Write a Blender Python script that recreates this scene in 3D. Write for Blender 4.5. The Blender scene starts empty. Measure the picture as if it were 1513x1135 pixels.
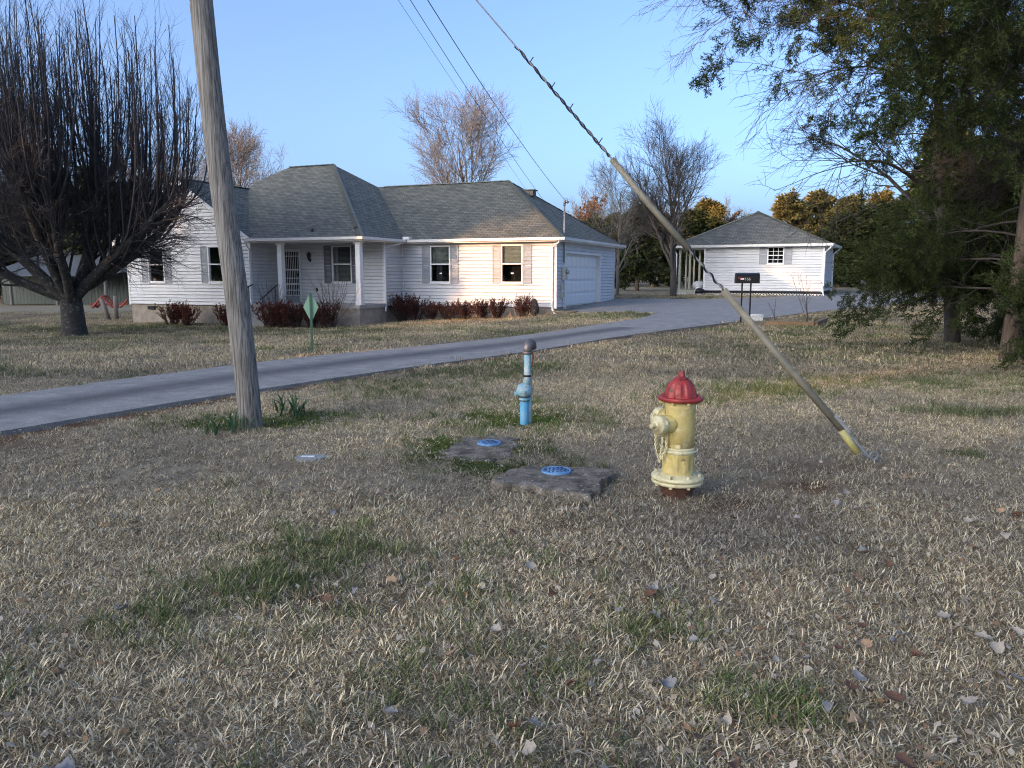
import bpy, math, random
import numpy as np
from mathutils import Vector, Matrix
from mathutils.geometry import delaunay_2d_cdt
R = math.radians
random.seed(7)
scene = bpy.context.scene
COL = scene.collection

# ------------------------------------------------------------------ camera, sky, sun, exposure
cam_d = bpy.data.cameras.new('Camera')
cam = bpy.data.objects.new('Camera', cam_d)
COL.objects.link(cam)
cam.location = (0, 0, 1.47)
cam.rotation_euler = (R(90 - 8.13), 0, 0)
cam_d.sensor_fit = 'HORIZONTAL'
cam_d.sensor_width = 36.0
cam_d.lens = 36.0 * 1137.0 / 1513.0
cam_d.clip_start = 0.05
cam_d.clip_end = 3000
scene.camera = cam

SUN_EL = R(8.5)
SUN_TO = Vector((-0.78, -0.626, 0)).normalized()          # horizontal direction towards the sun
world = bpy.data.worlds.new('World')
scene.world = world
world.use_nodes = True
wn = world.node_tree.nodes
bg = wn['Background']
sky = wn.new('ShaderNodeTexSky')
sky.sky_type = 'NISHITA'
sky.sun_disc = False
sky.sun_elevation = SUN_EL
sky.sun_rotation = math.atan2(SUN_TO.x, SUN_TO.y)
sky.altitude = 200
sky.air_density = 0.45
sky.dust_density = 6.0
sky.ozone_density = 2.0
world.node_tree.links.new(sky.outputs[0], bg.inputs[0])
bg.inputs[1].default_value = 0.15

sun_d = bpy.data.lights.new('Sun', 'SUN')
sun_d.energy = 1.4
sun_d.angle = R(0.5)
sun_d.color = (1.0, 0.55, 0.28)
sun = bpy.data.objects.new('Sun', sun_d)
COL.objects.link(sun)
sun.location = (-40, -25, 20)
to_sun = Vector((SUN_TO.x * math.cos(SUN_EL), SUN_TO.y * math.cos(SUN_EL), math.sin(SUN_EL)))
sun.rotation_euler = to_sun.to_track_quat('Z', 'Y').to_euler()

scene.view_settings.view_transform = 'Standard'
scene.view_settings.look = 'None'
scene.view_settings.gamma = 1.0
scene.view_settings.use_curve_mapping = False
scene.view_settings.exposure = 2.25
scene.render.engine = 'CYCLES'
scene.cycles.use_denoising = True
scene.cycles.denoising_prefilter = 'NONE'
scene.cycles.filter_width = 1.1
scene.cycles.max_bounces = 6
scene.cycles.transparent_max_bounces = 12

# ------------------------------------------------------------------ material helpers
def new_mat(name):
    m = bpy.data.materials.new(name)
    m.use_nodes = True
    nt = m.node_tree
    return m, nt.nodes, nt.links, nt.nodes['Principled BSDF']

def mat(name, col, rough=0.7, var=0.25, scale=6.0, bump=0.0, bscale=40.0, metal=0.0, col2=None, thr=None, coord='Object', stretch=None, detail=6.0):
    m, n, l, b = new_mat(name)
    b.inputs['Roughness'].default_value = rough
    b.inputs['Metallic'].default_value = metal
    tc = n.new('ShaderNodeTexCoord')
    src = tc.outputs[coord]
    if stretch:
        mp = n.new('ShaderNodeMapping'); mp.inputs['Scale'].default_value = stretch
        l.new(src, mp.inputs[0]); src = mp.outputs[0]
    nz = n.new('ShaderNodeTexNoise')
    nz.inputs['Scale'].default_value = scale; nz.inputs['Detail'].default_value = detail; nz.inputs['Roughness'].default_value = 0.62
    l.new(src, nz.inputs['Vector'])
    rp = n.new('ShaderNodeValToRGB')
    c = np.array(col); d = np.array(col2) if col2 is not None else c * (1 - var)
    lo, hi = thr if thr else (0.3, 0.7)
    rp.color_ramp.elements[0].position = lo; rp.color_ramp.elements[1].position = hi
    rp.color_ramp.elements[0].color = (*d, 1); rp.color_ramp.elements[1].color = (*c, 1)
    l.new(nz.outputs[0], rp.inputs[0])
    l.new(rp.outputs[0], b.inputs['Base Color'])
    if bump:
        nb = n.new('ShaderNodeTexNoise'); nb.inputs['Scale'].default_value = bscale; nb.inputs['Detail'].default_value = 5
        l.new(src, nb.inputs['Vector'])
        bp = n.new('ShaderNodeBump'); bp.inputs['Strength'].default_value = bump; bp.inputs['Distance'].default_value = 0.02
        l.new(nb.outputs[0], bp.inputs['Height']); l.new(bp.outputs[0], b.inputs['Normal'])
    return m

def chips(m, col, scale, lo, hi, seed=3.0):
    """worn spots of another colour over a paint, with their own shape"""
    n, l = m.node_tree.nodes, m.node_tree.links; b = n['Principled BSDF']
    src = b.inputs['Base Color'].links[0].from_socket; tc = n.new('ShaderNodeTexCoord')
    mp = n.new('ShaderNodeMapping'); mp.inputs['Location'].default_value = (seed, seed * 2, seed * 3); l.new(tc.outputs['Object'], mp.inputs[0])
    z = n.new('ShaderNodeTexNoise'); z.inputs['Scale'].default_value = scale; z.inputs['Detail'].default_value = 9; z.inputs['Roughness'].default_value = .72; l.new(mp.outputs[0], z.inputs['Vector'])
    r = n.new('ShaderNodeMapRange'); r.inputs[1].default_value = lo; r.inputs[2].default_value = hi; l.new(z.outputs[0], r.inputs[0])
    x = n.new('ShaderNodeMix'); x.data_type = 'RGBA'; x.inputs[7].default_value = (*col, 1); l.new(r.outputs[0], x.inputs[0]); l.new(src, x.inputs[6]); l.new(x.outputs[2], b.inputs['Base Color'])
    return m
def leaf_mat(name, cols, rough=0.7, trans=0.0):
    """colour varies leaf by leaf (random per island)"""
    m, n, l, b = new_mat(name)
    g = n.new('ShaderNodeNewGeometry')
    rp = n.new('ShaderNodeValToRGB')
    els = rp.color_ramp.elements
    while len(els) < len(cols): els.new(0.5)
    for i, c in enumerate(cols):
        els[i].position = i / (len(cols) - 1); els[i].color = (*c, 1)
    l.new(g.outputs['Random Per Island'], rp.inputs[0])
    l.new(rp.outputs[0], b.inputs['Base Color'])
    b.inputs['Roughness'].default_value = rough
    b.inputs['Specular IOR Level'].default_value = 0.25
    if trans:
        t = n.new('ShaderNodeBsdfTranslucent'); mx = n.new('ShaderNodeMixShader'); mx.inputs[0].default_value = trans
        l.new(rp.outputs[0], t.inputs[0]); l.new(b.outputs[0], mx.inputs[1]); l.new(t.outputs[0], mx.inputs[2])
        l.new(mx.outputs[0], n['Material Output'].inputs[0])
    return m

def grass_mat(name, cols, trans=.15):
    m, n, l, b = new_mat(name)
    g = n.new('ShaderNodeNewGeometry'); rp = n.new('ShaderNodeValToRGB'); els = rp.color_ramp.elements
    while len(els) < len(cols): els.new(.5)
    for i, c in enumerate(cols): els[i].position = i / (len(cols) - 1); els[i].color = (*c, 1)
    l.new(g.outputs['Random Per Island'], rp.inputs[0])
    a = n.new('ShaderNodeAttribute'); a.attribute_type = 'INSTANCER'; a.attribute_name = 'tone'
    mr = n.new('ShaderNodeMix'); mr.data_type = 'RGBA'; l.new(a.outputs['Fac'], mr.inputs[0]); mr.inputs[6].default_value = (.64, .64, .66, 1); mr.inputs[7].default_value = (1.35, 1.27, 1.12, 1)
    mu = n.new('ShaderNodeMix'); mu.data_type = 'RGBA'; mu.blend_type = 'MULTIPLY'; mu.inputs[0].default_value = 1; l.new(rp.outputs[0], mu.inputs[6]); l.new(mr.outputs[2], mu.inputs[7])
    l.new(mu.outputs[2], b.inputs['Base Color']); b.inputs['Roughness'].default_value = .75; b.inputs['Specular IOR Level'].default_value = .2
    t = n.new('ShaderNodeBsdfTranslucent'); mx = n.new('ShaderNodeMixShader'); mx.inputs[0].default_value = trans
    l.new(mu.outputs[2], t.inputs[0]); l.new(b.outputs[0], mx.inputs[1]); l.new(t.outputs[0], mx.inputs[2]); l.new(mx.outputs[0], n['Material Output'].inputs[0])
    return m

# ------------------------------------------------------------------ mesh helpers
class MB:
    def __init__(s): s.v = []; s.f = []
    def add(s, vs, fs):
        o = len(s.v); s.v += [tuple(p) for p in vs]; s.f += [tuple(i + o for i in f) for f in fs]; return s
    def box(s, x0, x1, y0, y1, z0, z1, M=None):
        vs = [Vector((x, y, z)) for z in (z0, z1) for y in (y0, y1) for x in (x0, x1)]
        if M is not None: vs = [M @ p for p in vs]
        return s.add(vs, [(0, 2, 3, 1), (4, 5, 7, 6), (0, 1, 5, 4), (2, 6, 7, 3), (0, 4, 6, 2), (1, 3, 7, 5)])
    def prism(s, poly, z0, z1):
        n = len(poly); vs = [(x, y, z0) for x, y in poly] + [(x, y, z1) for x, y in poly]
        return s.add(vs, [tuple(range(n - 1, -1, -1)), tuple(range(n, 2 * n))] + [(i, (i + 1) % n, n + (i + 1) % n, n + i) for i in range(n)])
    def slab(s, pts, dz):
        n = len(pts); vs = list(pts) + [(x, y, z - dz) for x, y, z in pts]
        return s.add(vs, [tuple(range(n)), tuple(range(2 * n - 1, n - 1, -1))] + [((i + 1) % n, i, n + i, n + (i + 1) % n) for i in range(n)])
    def tube(s, pts, rad, n=8, cap=True):
        pts = [Vector([float(c) for c in p]) for p in pts]
        rad = [float(q) for q in rad] if hasattr(rad, '__len__') else [float(rad)] * len(pts)
        rings = []
        ref = None
        for i, p in enumerate(pts):
            t = (pts[min(i + 1, len(pts) - 1)] - pts[max(i - 1, 0)]).normalized()
            if ref is None: ref = Vector((1, 0, 0)) if abs(t.x) < 0.8 else Vector((0, 1, 0))
            a = (ref - t * ref.dot(t)).normalized(); ref = a; b = t.cross(a)
            rings.append([p + rad[i] * (math.cos(2 * math.pi * k / n) * a + math.sin(2 * math.pi * k / n) * b) for k in range(n)])
        vs = [q for r in rings for q in r]; fs = []
        for i in range(len(pts) - 1):
            for k in range(n):
                fs.append((i * n + k, i * n + (k + 1) % n, (i + 1) * n + (k + 1) % n, (i + 1) * n + k))
        if cap: fs += [tuple(range(n - 1, -1, -1)), tuple(range((len(pts) - 1) * n, len(pts) * n))]
        return s.add(vs, fs)
    def lathe(s, prof, n=32, M=None, mod=None):
        vs = []
        for j, (r, z) in enumerate(prof):
            for k in range(n):
                a = 2 * math.pi * k / n
                rr = r * (mod(a, z) if mod else 1)
                p = Vector((rr * math.cos(a), rr * math.sin(a), z)); vs.append(M @ p if M is not None else p)
        m = len(prof); fs = [(j * n + k, j * n + (k + 1) % n, (j + 1) * n + (k + 1) % n, (j + 1) * n + k) for j in range(m - 1) for k in range(n)]
        fs += [tuple(range(n - 1, -1, -1)), tuple(range((m - 1) * n, m * n))]
        return s.add(vs, fs)
    def build(s, name, m, parent=None, smooth=False, loc=None):
        me = bpy.data.meshes.new(name); me.from_pydata(s.v, [], s.f); me.update()
        return link(name, me, m, parent, smooth, loc)

def link(name, me, m, parent=None, smooth=False, loc=None):
    if m and not me.materials: me.materials.append(m)
    if smooth: me.polygons.foreach_set('use_smooth', [True] * len(me.polygons))
    o = bpy.data.objects.new(name, me); COL.objects.link(o)
    if parent: o.parent = parent
    if loc: o.location = loc
    return o

def tag(o, label, cat, group=None, kind=None):
    o['label'] = label
    if cat: o['category'] = cat
    if group: o['group'] = group
    if kind: o['kind'] = kind
    return o
def thing(name, label, cat, loc=(0, 0, 0), rz=0, group=None):
    o = bpy.data.objects.new(name, None); COL.objects.link(o)
    o.location = loc; o.rotation_euler = (0, 0, rz); o.empty_display_size = 0.3
    return tag(o, label, cat, group)
def copy_tree(o, parent=None):
    c = o.copy(); COL.objects.link(c); c.parent = parent
    for ch in o.children: copy_tree(ch, c)
    return c

def arr_mesh(name, V, F):
    """numpy verts (n,3) and quads or tris (m,k)"""
    me = bpy.data.meshes.new(name)
    V = np.ascontiguousarray(V, dtype=np.float32); F = np.ascontiguousarray(F, dtype=np.int32); k = F.shape[1]
    me.vertices.add(len(V)); me.vertices.foreach_set('co', V.ravel())
    me.loops.add(F.size); me.loops.foreach_set('vertex_index', F.ravel())
    me.polygons.add(len(F)); me.polygons.foreach_set('loop_start', np.arange(0, F.size, k, dtype=np.int32))
    me.polygons.foreach_set('loop_total', np.full(len(F), k, dtype=np.int32))
    me.update(calc_edges=True); me.validate()
    return me

def instancer(name, P, kind, tone, rot, size, col, parent=None):
    """a point cloud whose points each carry one small clump from col"""
    me = bpy.data.meshes.new(name); me.vertices.add(len(P)); me.vertices.foreach_set('co', np.ascontiguousarray(P, dtype=np.float32).ravel())
    for nm, ty, dat in (('kind_index', 'INT', kind.astype(np.int32)), ('tone', 'FLOAT', tone.astype(np.float32)), ('size', 'FLOAT', size.astype(np.float32))):
        me.attributes.new(nm, ty, 'POINT').data.foreach_set('value', dat)
    me.attributes.new('turn', 'FLOAT_VECTOR', 'POINT').data.foreach_set('vector', np.ascontiguousarray(rot, dtype=np.float32).ravel())
    o = link(name, me, None, parent)
    ng = bpy.data.node_groups.new('scatter_' + name, 'GeometryNodeTree')
    ng.interface.new_socket('Geometry', in_out='INPUT', socket_type='NodeSocketGeometry'); ng.interface.new_socket('Geometry', in_out='OUTPUT', socket_type='NodeSocketGeometry')
    N = ng.nodes; Lk = ng.links
    gi = N.new('NodeGroupInput'); go = N.new('NodeGroupOutput'); iop = N.new('GeometryNodeInstanceOnPoints'); ci = N.new('GeometryNodeCollectionInfo')
    ci.inputs['Collection'].default_value = col; ci.inputs['Separate Children'].default_value = True; ci.inputs['Reset Children'].default_value = True
    def na_(nm, ty):
        a = N.new('GeometryNodeInputNamedAttribute'); a.data_type = ty; a.inputs['Name'].default_value = nm; return a.outputs['Attribute']
    Lk.new(gi.outputs[0], iop.inputs['Points']); Lk.new(ci.outputs[0], iop.inputs['Instance']); iop.inputs['Pick Instance'].default_value = True
    Lk.new(na_('kind_index', 'INT'), iop.inputs['Instance Index']); Lk.new(na_('turn', 'FLOAT_VECTOR'), iop.inputs['Rotation']); Lk.new(na_('size', 'FLOAT'), iop.inputs['Scale'])
    Lk.new(iop.outputs[0], go.inputs[0])
    o.modifiers.new('scatter', 'NODES').node_group = ng
    o['kind'] = 'stuff'
    return o

# ------------------------------------------------------------------ noise and ground height
_rs = np.random.RandomState(3); _T = _rs.rand(256, 256)
def vnoise(x, y):
    xi = np.floor(x).astype(int); yi = np.floor(y).astype(int); fx = x - xi; fy = y - yi
    fx = fx * fx * (3 - 2 * fx); fy = fy * fy * (3 - 2 * fy)
    a = _T[xi % 256, yi % 256]; b = _T[(xi + 1) % 256, yi % 256]; c = _T[xi % 256, (yi + 1) % 256]; d = _T[(xi + 1) % 256, (yi + 1) % 256]
    return (a * (1 - fx) + b * fx) * (1 - fy) + (c * (1 - fx) + d * fx) * fy
def fbm(x, y, o=4):
    s = 0; a = 0.5; t = 0
    for i in range(o):
        s = s + a * vnoise(x * 2 ** i + 17 * i, y * 2 ** i + 31 * i); t += a; a *= 0.5
    return s / t
def sstep(a, b, x):
    t = np.clip((x - a) / (b - a), 0, 1); return t * t * (3 - 2 * t)
GX = [-40, -17, -5.5, 0, 2, 4, 12, 40]; GZ = [-.8, -.65, -.5, -.22, -.02, .1, .12, .2]
def gz(x, y):
    x = np.asarray(x, float); y = np.asarray(y, float)
    return sstep(9, 28, y) * np.interp(x, GX, GZ) + np.where(y > 31, 0.017 * (np.minimum(y, 60) - 31) * sstep(-2, 6, x), 0)
def gzf(x, y): return float(gz(x, y))
def inpoly(px, py, poly):
    inside = np.zeros(px.shape, bool); n = len(poly)
    for i in range(n):
        x1, y1 = poly[i]; x2, y2 = poly[(i + 1) % n]
        c = ((y1 > py) != (y2 > py)) & (px < (x2 - x1) * (py - y1) / ((y2 - y1) if y2 != y1 else 1e-9) + x1)
        inside ^= c
    return inside

# ------------------------------------------------------------------ layout constants
TH = R(22); HC = np.array([1.70, 30.0])                       # house corner and turn
def hw(x, y):                                                  # house-local to world
    return (HC[0] + x * math.cos(TH) + y * math.sin(TH), HC[1] - x * math.sin(TH) + y * math.cos(TH))
NEAR = [(-8.6, -.5), (-4.72, 6.96), (-3.86, 8.55), (-3.15, 9.66), (-2.31, 11.01), (-1.3, 12.57), (.31, 14.81), (2.22, 17.53), (4.19, 19.55)]
FARE = [(-10.9, .9), (-6.75, 7.7), (-5.85, 9.6), (-5.25, 11.0), (-4.5, 12.7), (-3.5, 14.7), (-1.95, 16.85), (-.1, 19.3), (2.0, 21.5)]
LOT = [(4.19, 19.55), (6.23, 21.94), (9.71, 26.14), (12.94, 29.92), (16.75, 33.36), (24, 38.5), (36, 46), (35, 51), (23.5, 46.9), (18.7, 44.3), (12.75, 39.3), (9.2, 37.6), (6.75, 38.3), (5.05, 38.3), (1.75, 30.0), (1.9, 29.4), (3.12, 28.79), (4.4, 27.7), (5.1, 27.0), (4.4, 24.9), (3.83, 23.78), (2.0, 21.5)]
DRIVE = NEAR + FARE[::-1]
SLAB_A = [(-.16, 5.16), (-.08, 5.38), (.10, 5.62), (.40, 5.60), (.77, 5.53), (.64, 5.15), (.50, 4.80), (.22, 4.98)]
SLAB_B = [(-.64, 6.05), (-.52, 6.5), (-.40, 6.82), (-.15, 6.9), (.09, 6.82), (.04, 6.4), (-.02, 6.1), (-.2, 5.9), (-.42, 5.9)]
HOUSE_FOOT = [hw(*p) for p in [(0, 0), (0, 8.8), (-18.64, 8.8), (-18.64, -3.2), (-6.6, -3.3), (-6.76, 0)]]

GREEN = [(-2.6, 7.6, .85, .35, 1.0), (-2.1, 7.9, .5, .3, .8), (.1, 7.7, .65, .5, 1.0), (-.55, 6.4, .35, .6, .9), (-.1, 5.75, .5, .22, 1.1), (.15, 6.4, .25, .6, .7),
         (-1.15, 3.5, .42, .35, .42), (-.95, 3.95, .4, .3, .5), (-1.5, 3.2, .3, .3, .3), (3.26, 9.6, .7, .5, .9), (4.9, 8.05, .6, .28, .9), (5.0, 10.5, 1.6, .6, .4), (2.5, 9, .8, .5, .35),
         (4.3, 27.0, 1.6, 1.6, .9), (2.5, 26.5, 2, 1.2, .5), (-8, 26.5, 6, 2.2, .5), (-13, 23.5, 3.5, 2, .5), (-16, 30, 6, 2.4, .7), (7, 15.5, 3, 2.5, .35), (.62, 3.05, .25, .15, .5), (3.8, 6.2, .2, .15, .7), (-.3, 2.4, .3, .2, .35), (.9, 2.45, .25, .15, .5)]
SOIL = [(-.75, 3.3, .30, .18, 1.0), (.2, 4.3, .6, .3, .6), (1.45, 4.8, .55, .3, .9), (2.5, 5.75, .6, .3, .9), (2.0, 5.2, .6, .25, .7), (.3, 3.9, .5, .2, .6), (-.4, 2.6, .3, .12, .6), (-4.6, 6.6, 1.0, .3, .8), (1.9, 3.6, .35, .2, .5), (2.5, 4.3, .4, .15, .5), (0.6, 3.2, .3, .12, .4)]
def blobs(x, y, L):
    g = np.zeros(np.shape(x))
    for (cx, cy, rx, ry, s) in L:
        d = ((x - cx) / rx) ** 2 + ((y - cy) / ry) ** 2
        g = np.maximum(g, s * np.exp(-d * 1.1))
    return g
def green_at(x, y):
    n = fbm(x * .55 + 9, y * .4 + 3, 4)
    n2 = fbm(x * 2.3 + 40, y * 2.3 + 8, 3)
    g = blobs(x, y, GREEN) * (0.55 + 0.9 * n2)
    return np.clip(np.maximum(g, sstep(.53, .72, n) * .55 * (.4 + n2) * (.10 + .90 * sstep(6, 14, y))), 0, 1)
def edge_dist(x, y):
    d = np.full(np.shape(x), 9.0)
    for (x1, y1), (x2, y2) in zip(NEAR + LOT[1:5], NEAR[1:] + LOT[1:6]):
        L2 = (x2 - x1) ** 2 + (y2 - y1) ** 2 + 1e-9; t = np.clip(((x - x1) * (x2 - x1) + (y - y1) * (y2 - y1)) / L2, 0, 1)
        d = np.minimum(d, np.hypot(x - x1 - t * (x2 - x1), y - y1 - t * (y2 - y1)))
    return d
def soil_at(x, y):
    n2 = fbm(x * 2.9 + 70, y * 2.9 + 21, 3)
    return np.clip(blobs(x, y, SOIL) * (.4 + 1.2 * n2) + sstep(.62, .8, n2) * .3 + 1.1 * (1 - sstep(.12, .34 + .2 * n2, edge_dist(x, y))), 0, 1)

# ------------------------------------------------------------------ ground
def axis(a, b, fine0, fine1, step, grow):
    c = list(np.arange(fine0, fine1 + 1e-6, step)); s = step
    while c[-1] < b: s *= grow; c.append(c[-1] + s)
    s = step; lo = [fine0]
    while lo[-1] > a: s *= grow; lo.append(lo[-1] - s)
    return np.array(lo[::-1][:-1] + c)
gx = axis(-900, 900, -9, 9, .1, 1.07); gy = axis(-300, 1200, 1.2, 14, .1, 1.05)
XX, YY = np.meshgrid(gx, gy)
near = np.exp(-((YY - 5) / 9.0) ** 2)
ZZ = gz(XX, YY) + (fbm(XX * 3, YY * 3, 3) - .5) * .03 * near + (fbm(XX * .35, YY * .35, 2) - .5) * .05 * sstep(3, 9, YY)
paved = inpoly(XX, YY, DRIVE) | inpoly(XX, YY, LOT)
ZZ = np.where(paved, gz(XX, YY) - .03, ZZ)
ZZ = np.minimum(ZZ, gz(XX, YY) + .03)
ny, nx = XX.shape
idx = np.arange(ny * nx).reshape(ny, nx)
F = np.stack([idx[:-1, :-1], idx[:-1, 1:], idx[1:, 1:], idx[1:, :-1]], -1).reshape(-1, 4)
me = arr_mesh('ground', np.stack([XX, YY, ZZ], -1).reshape(-1, 3), F)
ca = me.attributes.new('lawn', 'FLOAT_COLOR', 'POINT')
colr = np.stack([green_at(XX, YY), soil_at(XX, YY), fbm(XX * .8 + 5, YY * .8, 3), np.ones_like(XX)], -1).astype(np.float32)
ca.data.foreach_set('color', colr.reshape(-1))
m, n, l, b = new_mat('lawn_ground')
at = n.new('ShaderNodeAttribute'); at.attribute_name = 'lawn'
sp = n.new('ShaderNodeSeparateColor'); l.new(at.outputs['Color'], sp.inputs[0])
tc = n.new('ShaderNodeTexCoord')
def noise(sc, det=6):
    z = n.new('ShaderNodeTexNoise'); z.inputs['Scale'].default_value = sc; z.inputs['Detail'].default_value = det; z.inputs['Roughness'].default_value = .7
    l.new(tc.outputs['Object'], z.inputs['Vector']); return z
def ramp(src, c0, c1, p0=.3, p1=.7):
    r = n.new('ShaderNodeValToRGB'); r.color_ramp.elements[0].color = (*c0, 1); r.color_ramp.elements[1].color = (*c1, 1)
    r.color_ramp.elements[0].position = p0; r.color_ramp.elements[1].position = p1; l.new(src, r.inputs[0]); return r.outputs[0]
def mix(f, a, c):
    x = n.new('ShaderNodeMix'); x.data_type = 'RGBA'; l.new(f, x.inputs[0]); l.new(a, x.inputs[6]); l.new(c, x.inputs[7]); return x.outputs[2]
nf = noise(55, 8); nm = noise(5, 8)
dry = ramp(nf.outputs[0], (.085, .070, .048), (.50, .43, .30))
grn = ramp(nf.outputs[0], (.02, .028, .008), (.14, .17, .06))
soi = ramp(nm.outputs[0], (.06, .042, .028), (.21, .12, .065))
c1 = mix(sp.outputs[0], dry, grn); c2 = mix(sp.outputs[1], c1, soi)
l.new(c2, b.inputs['Base Color']); b.inputs['Roughness'].default_value = .95; b.inputs['Specular IOR Level'].default_value = .1
bp = n.new('ShaderNodeBump'); bp.inputs['Strength'].default_value = .7; bp.inputs['Distance'].default_value = .03
l.new(nf.outputs[0], bp.inputs['Height']); l.new(bp.outputs[0], b.inputs['Normal'])
ground = link('ground', me, m, smooth=True); ground['kind'] = 'structure'; ground['label'] = 'dormant straw coloured lawn with green patches'

# ------------------------------------------------------------------ driveway (slab panels) and parking lot
m_drive, n, l, b = new_mat('driveway_concrete')
tc = n.new('ShaderNodeTexCoord')
uvn = n.new('ShaderNodeUVMap'); uvn.uv_map = 'across'
na = noise(1.3, 6); nb_ = noise(70, 6); nc = noise(3.5, 10)
base = ramp(nc.outputs[0], (.19, .182, .17), (.36, .345, .32), .3, .7)
dark = ramp(na.outputs[0], (.06, .058, .056), (.15, .145, .14), .35, .65)
sx = n.new('ShaderNodeSeparateXYZ'); l.new(uvn.outputs[0], sx.inputs[0])
def mth(op, a, bb):
    q = n.new('ShaderNodeMath'); q.operation = op
    for i, v in enumerate((a, bb)):
        if isinstance(v, (int, float)): q.inputs[i].default_value = v
        else: l.new(v, q.inputs[i])
    return q.outputs[0]
# oily tyre-worn strip along the middle of the drive, broken up by noise
d0 = mth('ABSOLUTE', mth('SUBTRACT', sx.outputs[0], .5), 0.0)
strip = mth('SUBTRACT', 1.0, mth('MULTIPLY', d0, 4.2))
strip = mth('MULTIPLY', strip, mth('MULTIPLY', na.outputs[0], 2.3))
cl = n.new('ShaderNodeClamp'); l.new(strip, cl.inputs[0])
cc = mix(cl.outputs[0], base, dark)
spk = ramp(nb_.outputs[0], (.55, .55, .55), (1.3, 1.3, 1.28), .33, .67)
mu = n.new('ShaderNodeMix'); mu.data_type = 'RGBA'; mu.blend_type = 'MULTIPLY'; mu.inputs[0].default_value = 1
l.new(cc, mu.inputs[6]); l.new(spk, mu.inputs[7])
l.new(mu.outputs[2], b.inputs['Base Color']); b.inputs['Roughness'].default_value = .85
bp = n.new('ShaderNodeBump'); bp.inputs['Strength'].default_value = .35; bp.inputs['Distance'].default_value = .01
l.new(nb_.outputs[0], bp.inputs['Height']); l.new(bp.outputs[0], b.inputs['Normal'])

def lerp2(L, t):
    i = min(int(t), len(L) - 2); f = t - i
    return (L[i][0] * (1 - f) + L[i + 1][0] * f, L[i][1] * (1 - f) + L[i + 1][1] * f)
def strip_mesh(t0, t1, n_, k=8):
    V = []; UV = []
    for i in range(n_ + 1):
        t = t0 + (t1 - t0) * i / n_
        a = lerp2(NEAR, t); c = lerp2(FARE, t)
        for j in range(k + 1):
            f = j / k; x = a[0] + (c[0] - a[0]) * f; y = a[1] + (c[1] - a[1]) * f
            V.append((x, y, gzf(x, y) + .035)); UV.append((f, t))
    Fq = []
    for i in range(n_):
        for j in range(k):
            q = i * (k + 1) + j; Fq.append((q, q + k + 1, q + k + 2, q + 1))
    nV = len(V); per = [j for j in range(k + 1)] + [i * (k + 1) + k for i in range(1, n_ + 1)] + [n_ * (k + 1) + j for j in range(k - 1, -1, -1)] + [i * (k + 1) for i in range(n_ - 1, 0, -1)]
    V += [(V[q][0], V[q][1], V[q][2] - .12) for q in per]; UV += [UV[q] for q in per]
    for q in range(len(per)): Fq.append((per[q], per[(q + 1) % len(per)], nV + (q + 1) % len(per), nV + q))
    me = bpy.data.meshes.new('slab_panel'); me.from_pydata(V, [], Fq); me.update()
    uv = me.uv_layers.new(name='across')
    for lp in me.loops: uv.data[lp.index].uv = UV[lp.vertex_index]
    return me
drive = thing('driveway', 'long grey concrete driveway crossing the lawn', None); drive['kind'] = 'structure'
cuts = [0, .75, 1.0, 1.9, 2.85, 3.9, 4.85, 5.75, 6.5, 7.25, 8.0]
for i in range(len(cuts) - 1):
    link('slab_panel', strip_mesh(cuts[i] + .004, cuts[i + 1] - .004, 8), m_drive, drive)
def flat_fill(name, poly, m, parent, dz, thick, step=.7):
    P = [Vector(p) for p in poly]; n0 = len(P)
    xs = np.arange(min(p.x for p in P), max(p.x for p in P), step); ys = np.arange(min(p.y for p in P), max(p.y for p in P), step)
    A, B = np.meshgrid(xs, ys); A = A.ravel() + .013; B = B.ravel() + .017
    ok = inpoly(A, B, poly)
    P += [Vector((a, c)) for a, c in zip(A[ok], B[ok])]
    vs, es, fs, *_ = delaunay_2d_cdt(P, [(i, (i + 1) % n0) for i in range(n0)], [], 1, 1e-4)
    V = [(v.x, v.y, gzf(v.x, v.y) + dz) for v in vs]; fs = [tuple(f) for f in fs]
    k = len(V); V += [(x, y, gzf(x, y) + dz - thick) for x, y in poly]
    V += [(x, y, gzf(x, y) + dz) for x, y in poly]
    for i in range(n0): fs.append((k + n0 + i, k + n0 + (i + 1) % n0, k + (i + 1) % n0, k + i))
    me = bpy.data.meshes.new(name); me.from_pydata(V, [], fs); me.update()
    uv = me.uv_layers.new(name='across')
    for lp in me.loops: uv.data[lp.index].uv = (2, 0)
    return link(name, me, m, parent)
flat_fill('parking_apron', LOT, m_drive, drive, .033, .12)

# ------------------------------------------------------------------ materials for built things
M_SIDING = mat('white_vinyl_siding', (.62, .63, .64), .5, .16, 1.6)
M_WHITE = mat('white_trim_paint', (.80, .80, .79), .5, .12, 3)
M_GUTTER = mat('gutter_metal', (.72, .70, .66), .4, .18, 4)
M_SHUT = mat('shutter_grey', (.33, .35, .38), .55, .15, 8)
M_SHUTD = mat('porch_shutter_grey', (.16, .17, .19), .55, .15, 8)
M_FOUND = mat('block_foundation', (.40, .35, .29), .9, .45, 3.5, .5, 30, col2=(.24, .20, .16))
M_DARK = mat('dark_interior', (.012, .012, .014), .8, .3, 5)  # near black, stands in for the shade of unlit rooms and hollows
M_BLIND = mat('window_blind', (.55, .54, .50), .7, .15, 9)
M_BLACK = mat('black_metal', (.012, .012, .013), .38, .3, 15)
M_GREYM = mat('grey_galvanised', (.33, .34, .34), .45, .3, 14, metal=.5)
M_BOXG = mat('meter_box_grey', (.42, .44, .42), .5, .2, 9)
M_CONC = mat('porch_concrete', (.42, .40, .37), .85, .3, 5, .3)
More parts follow.
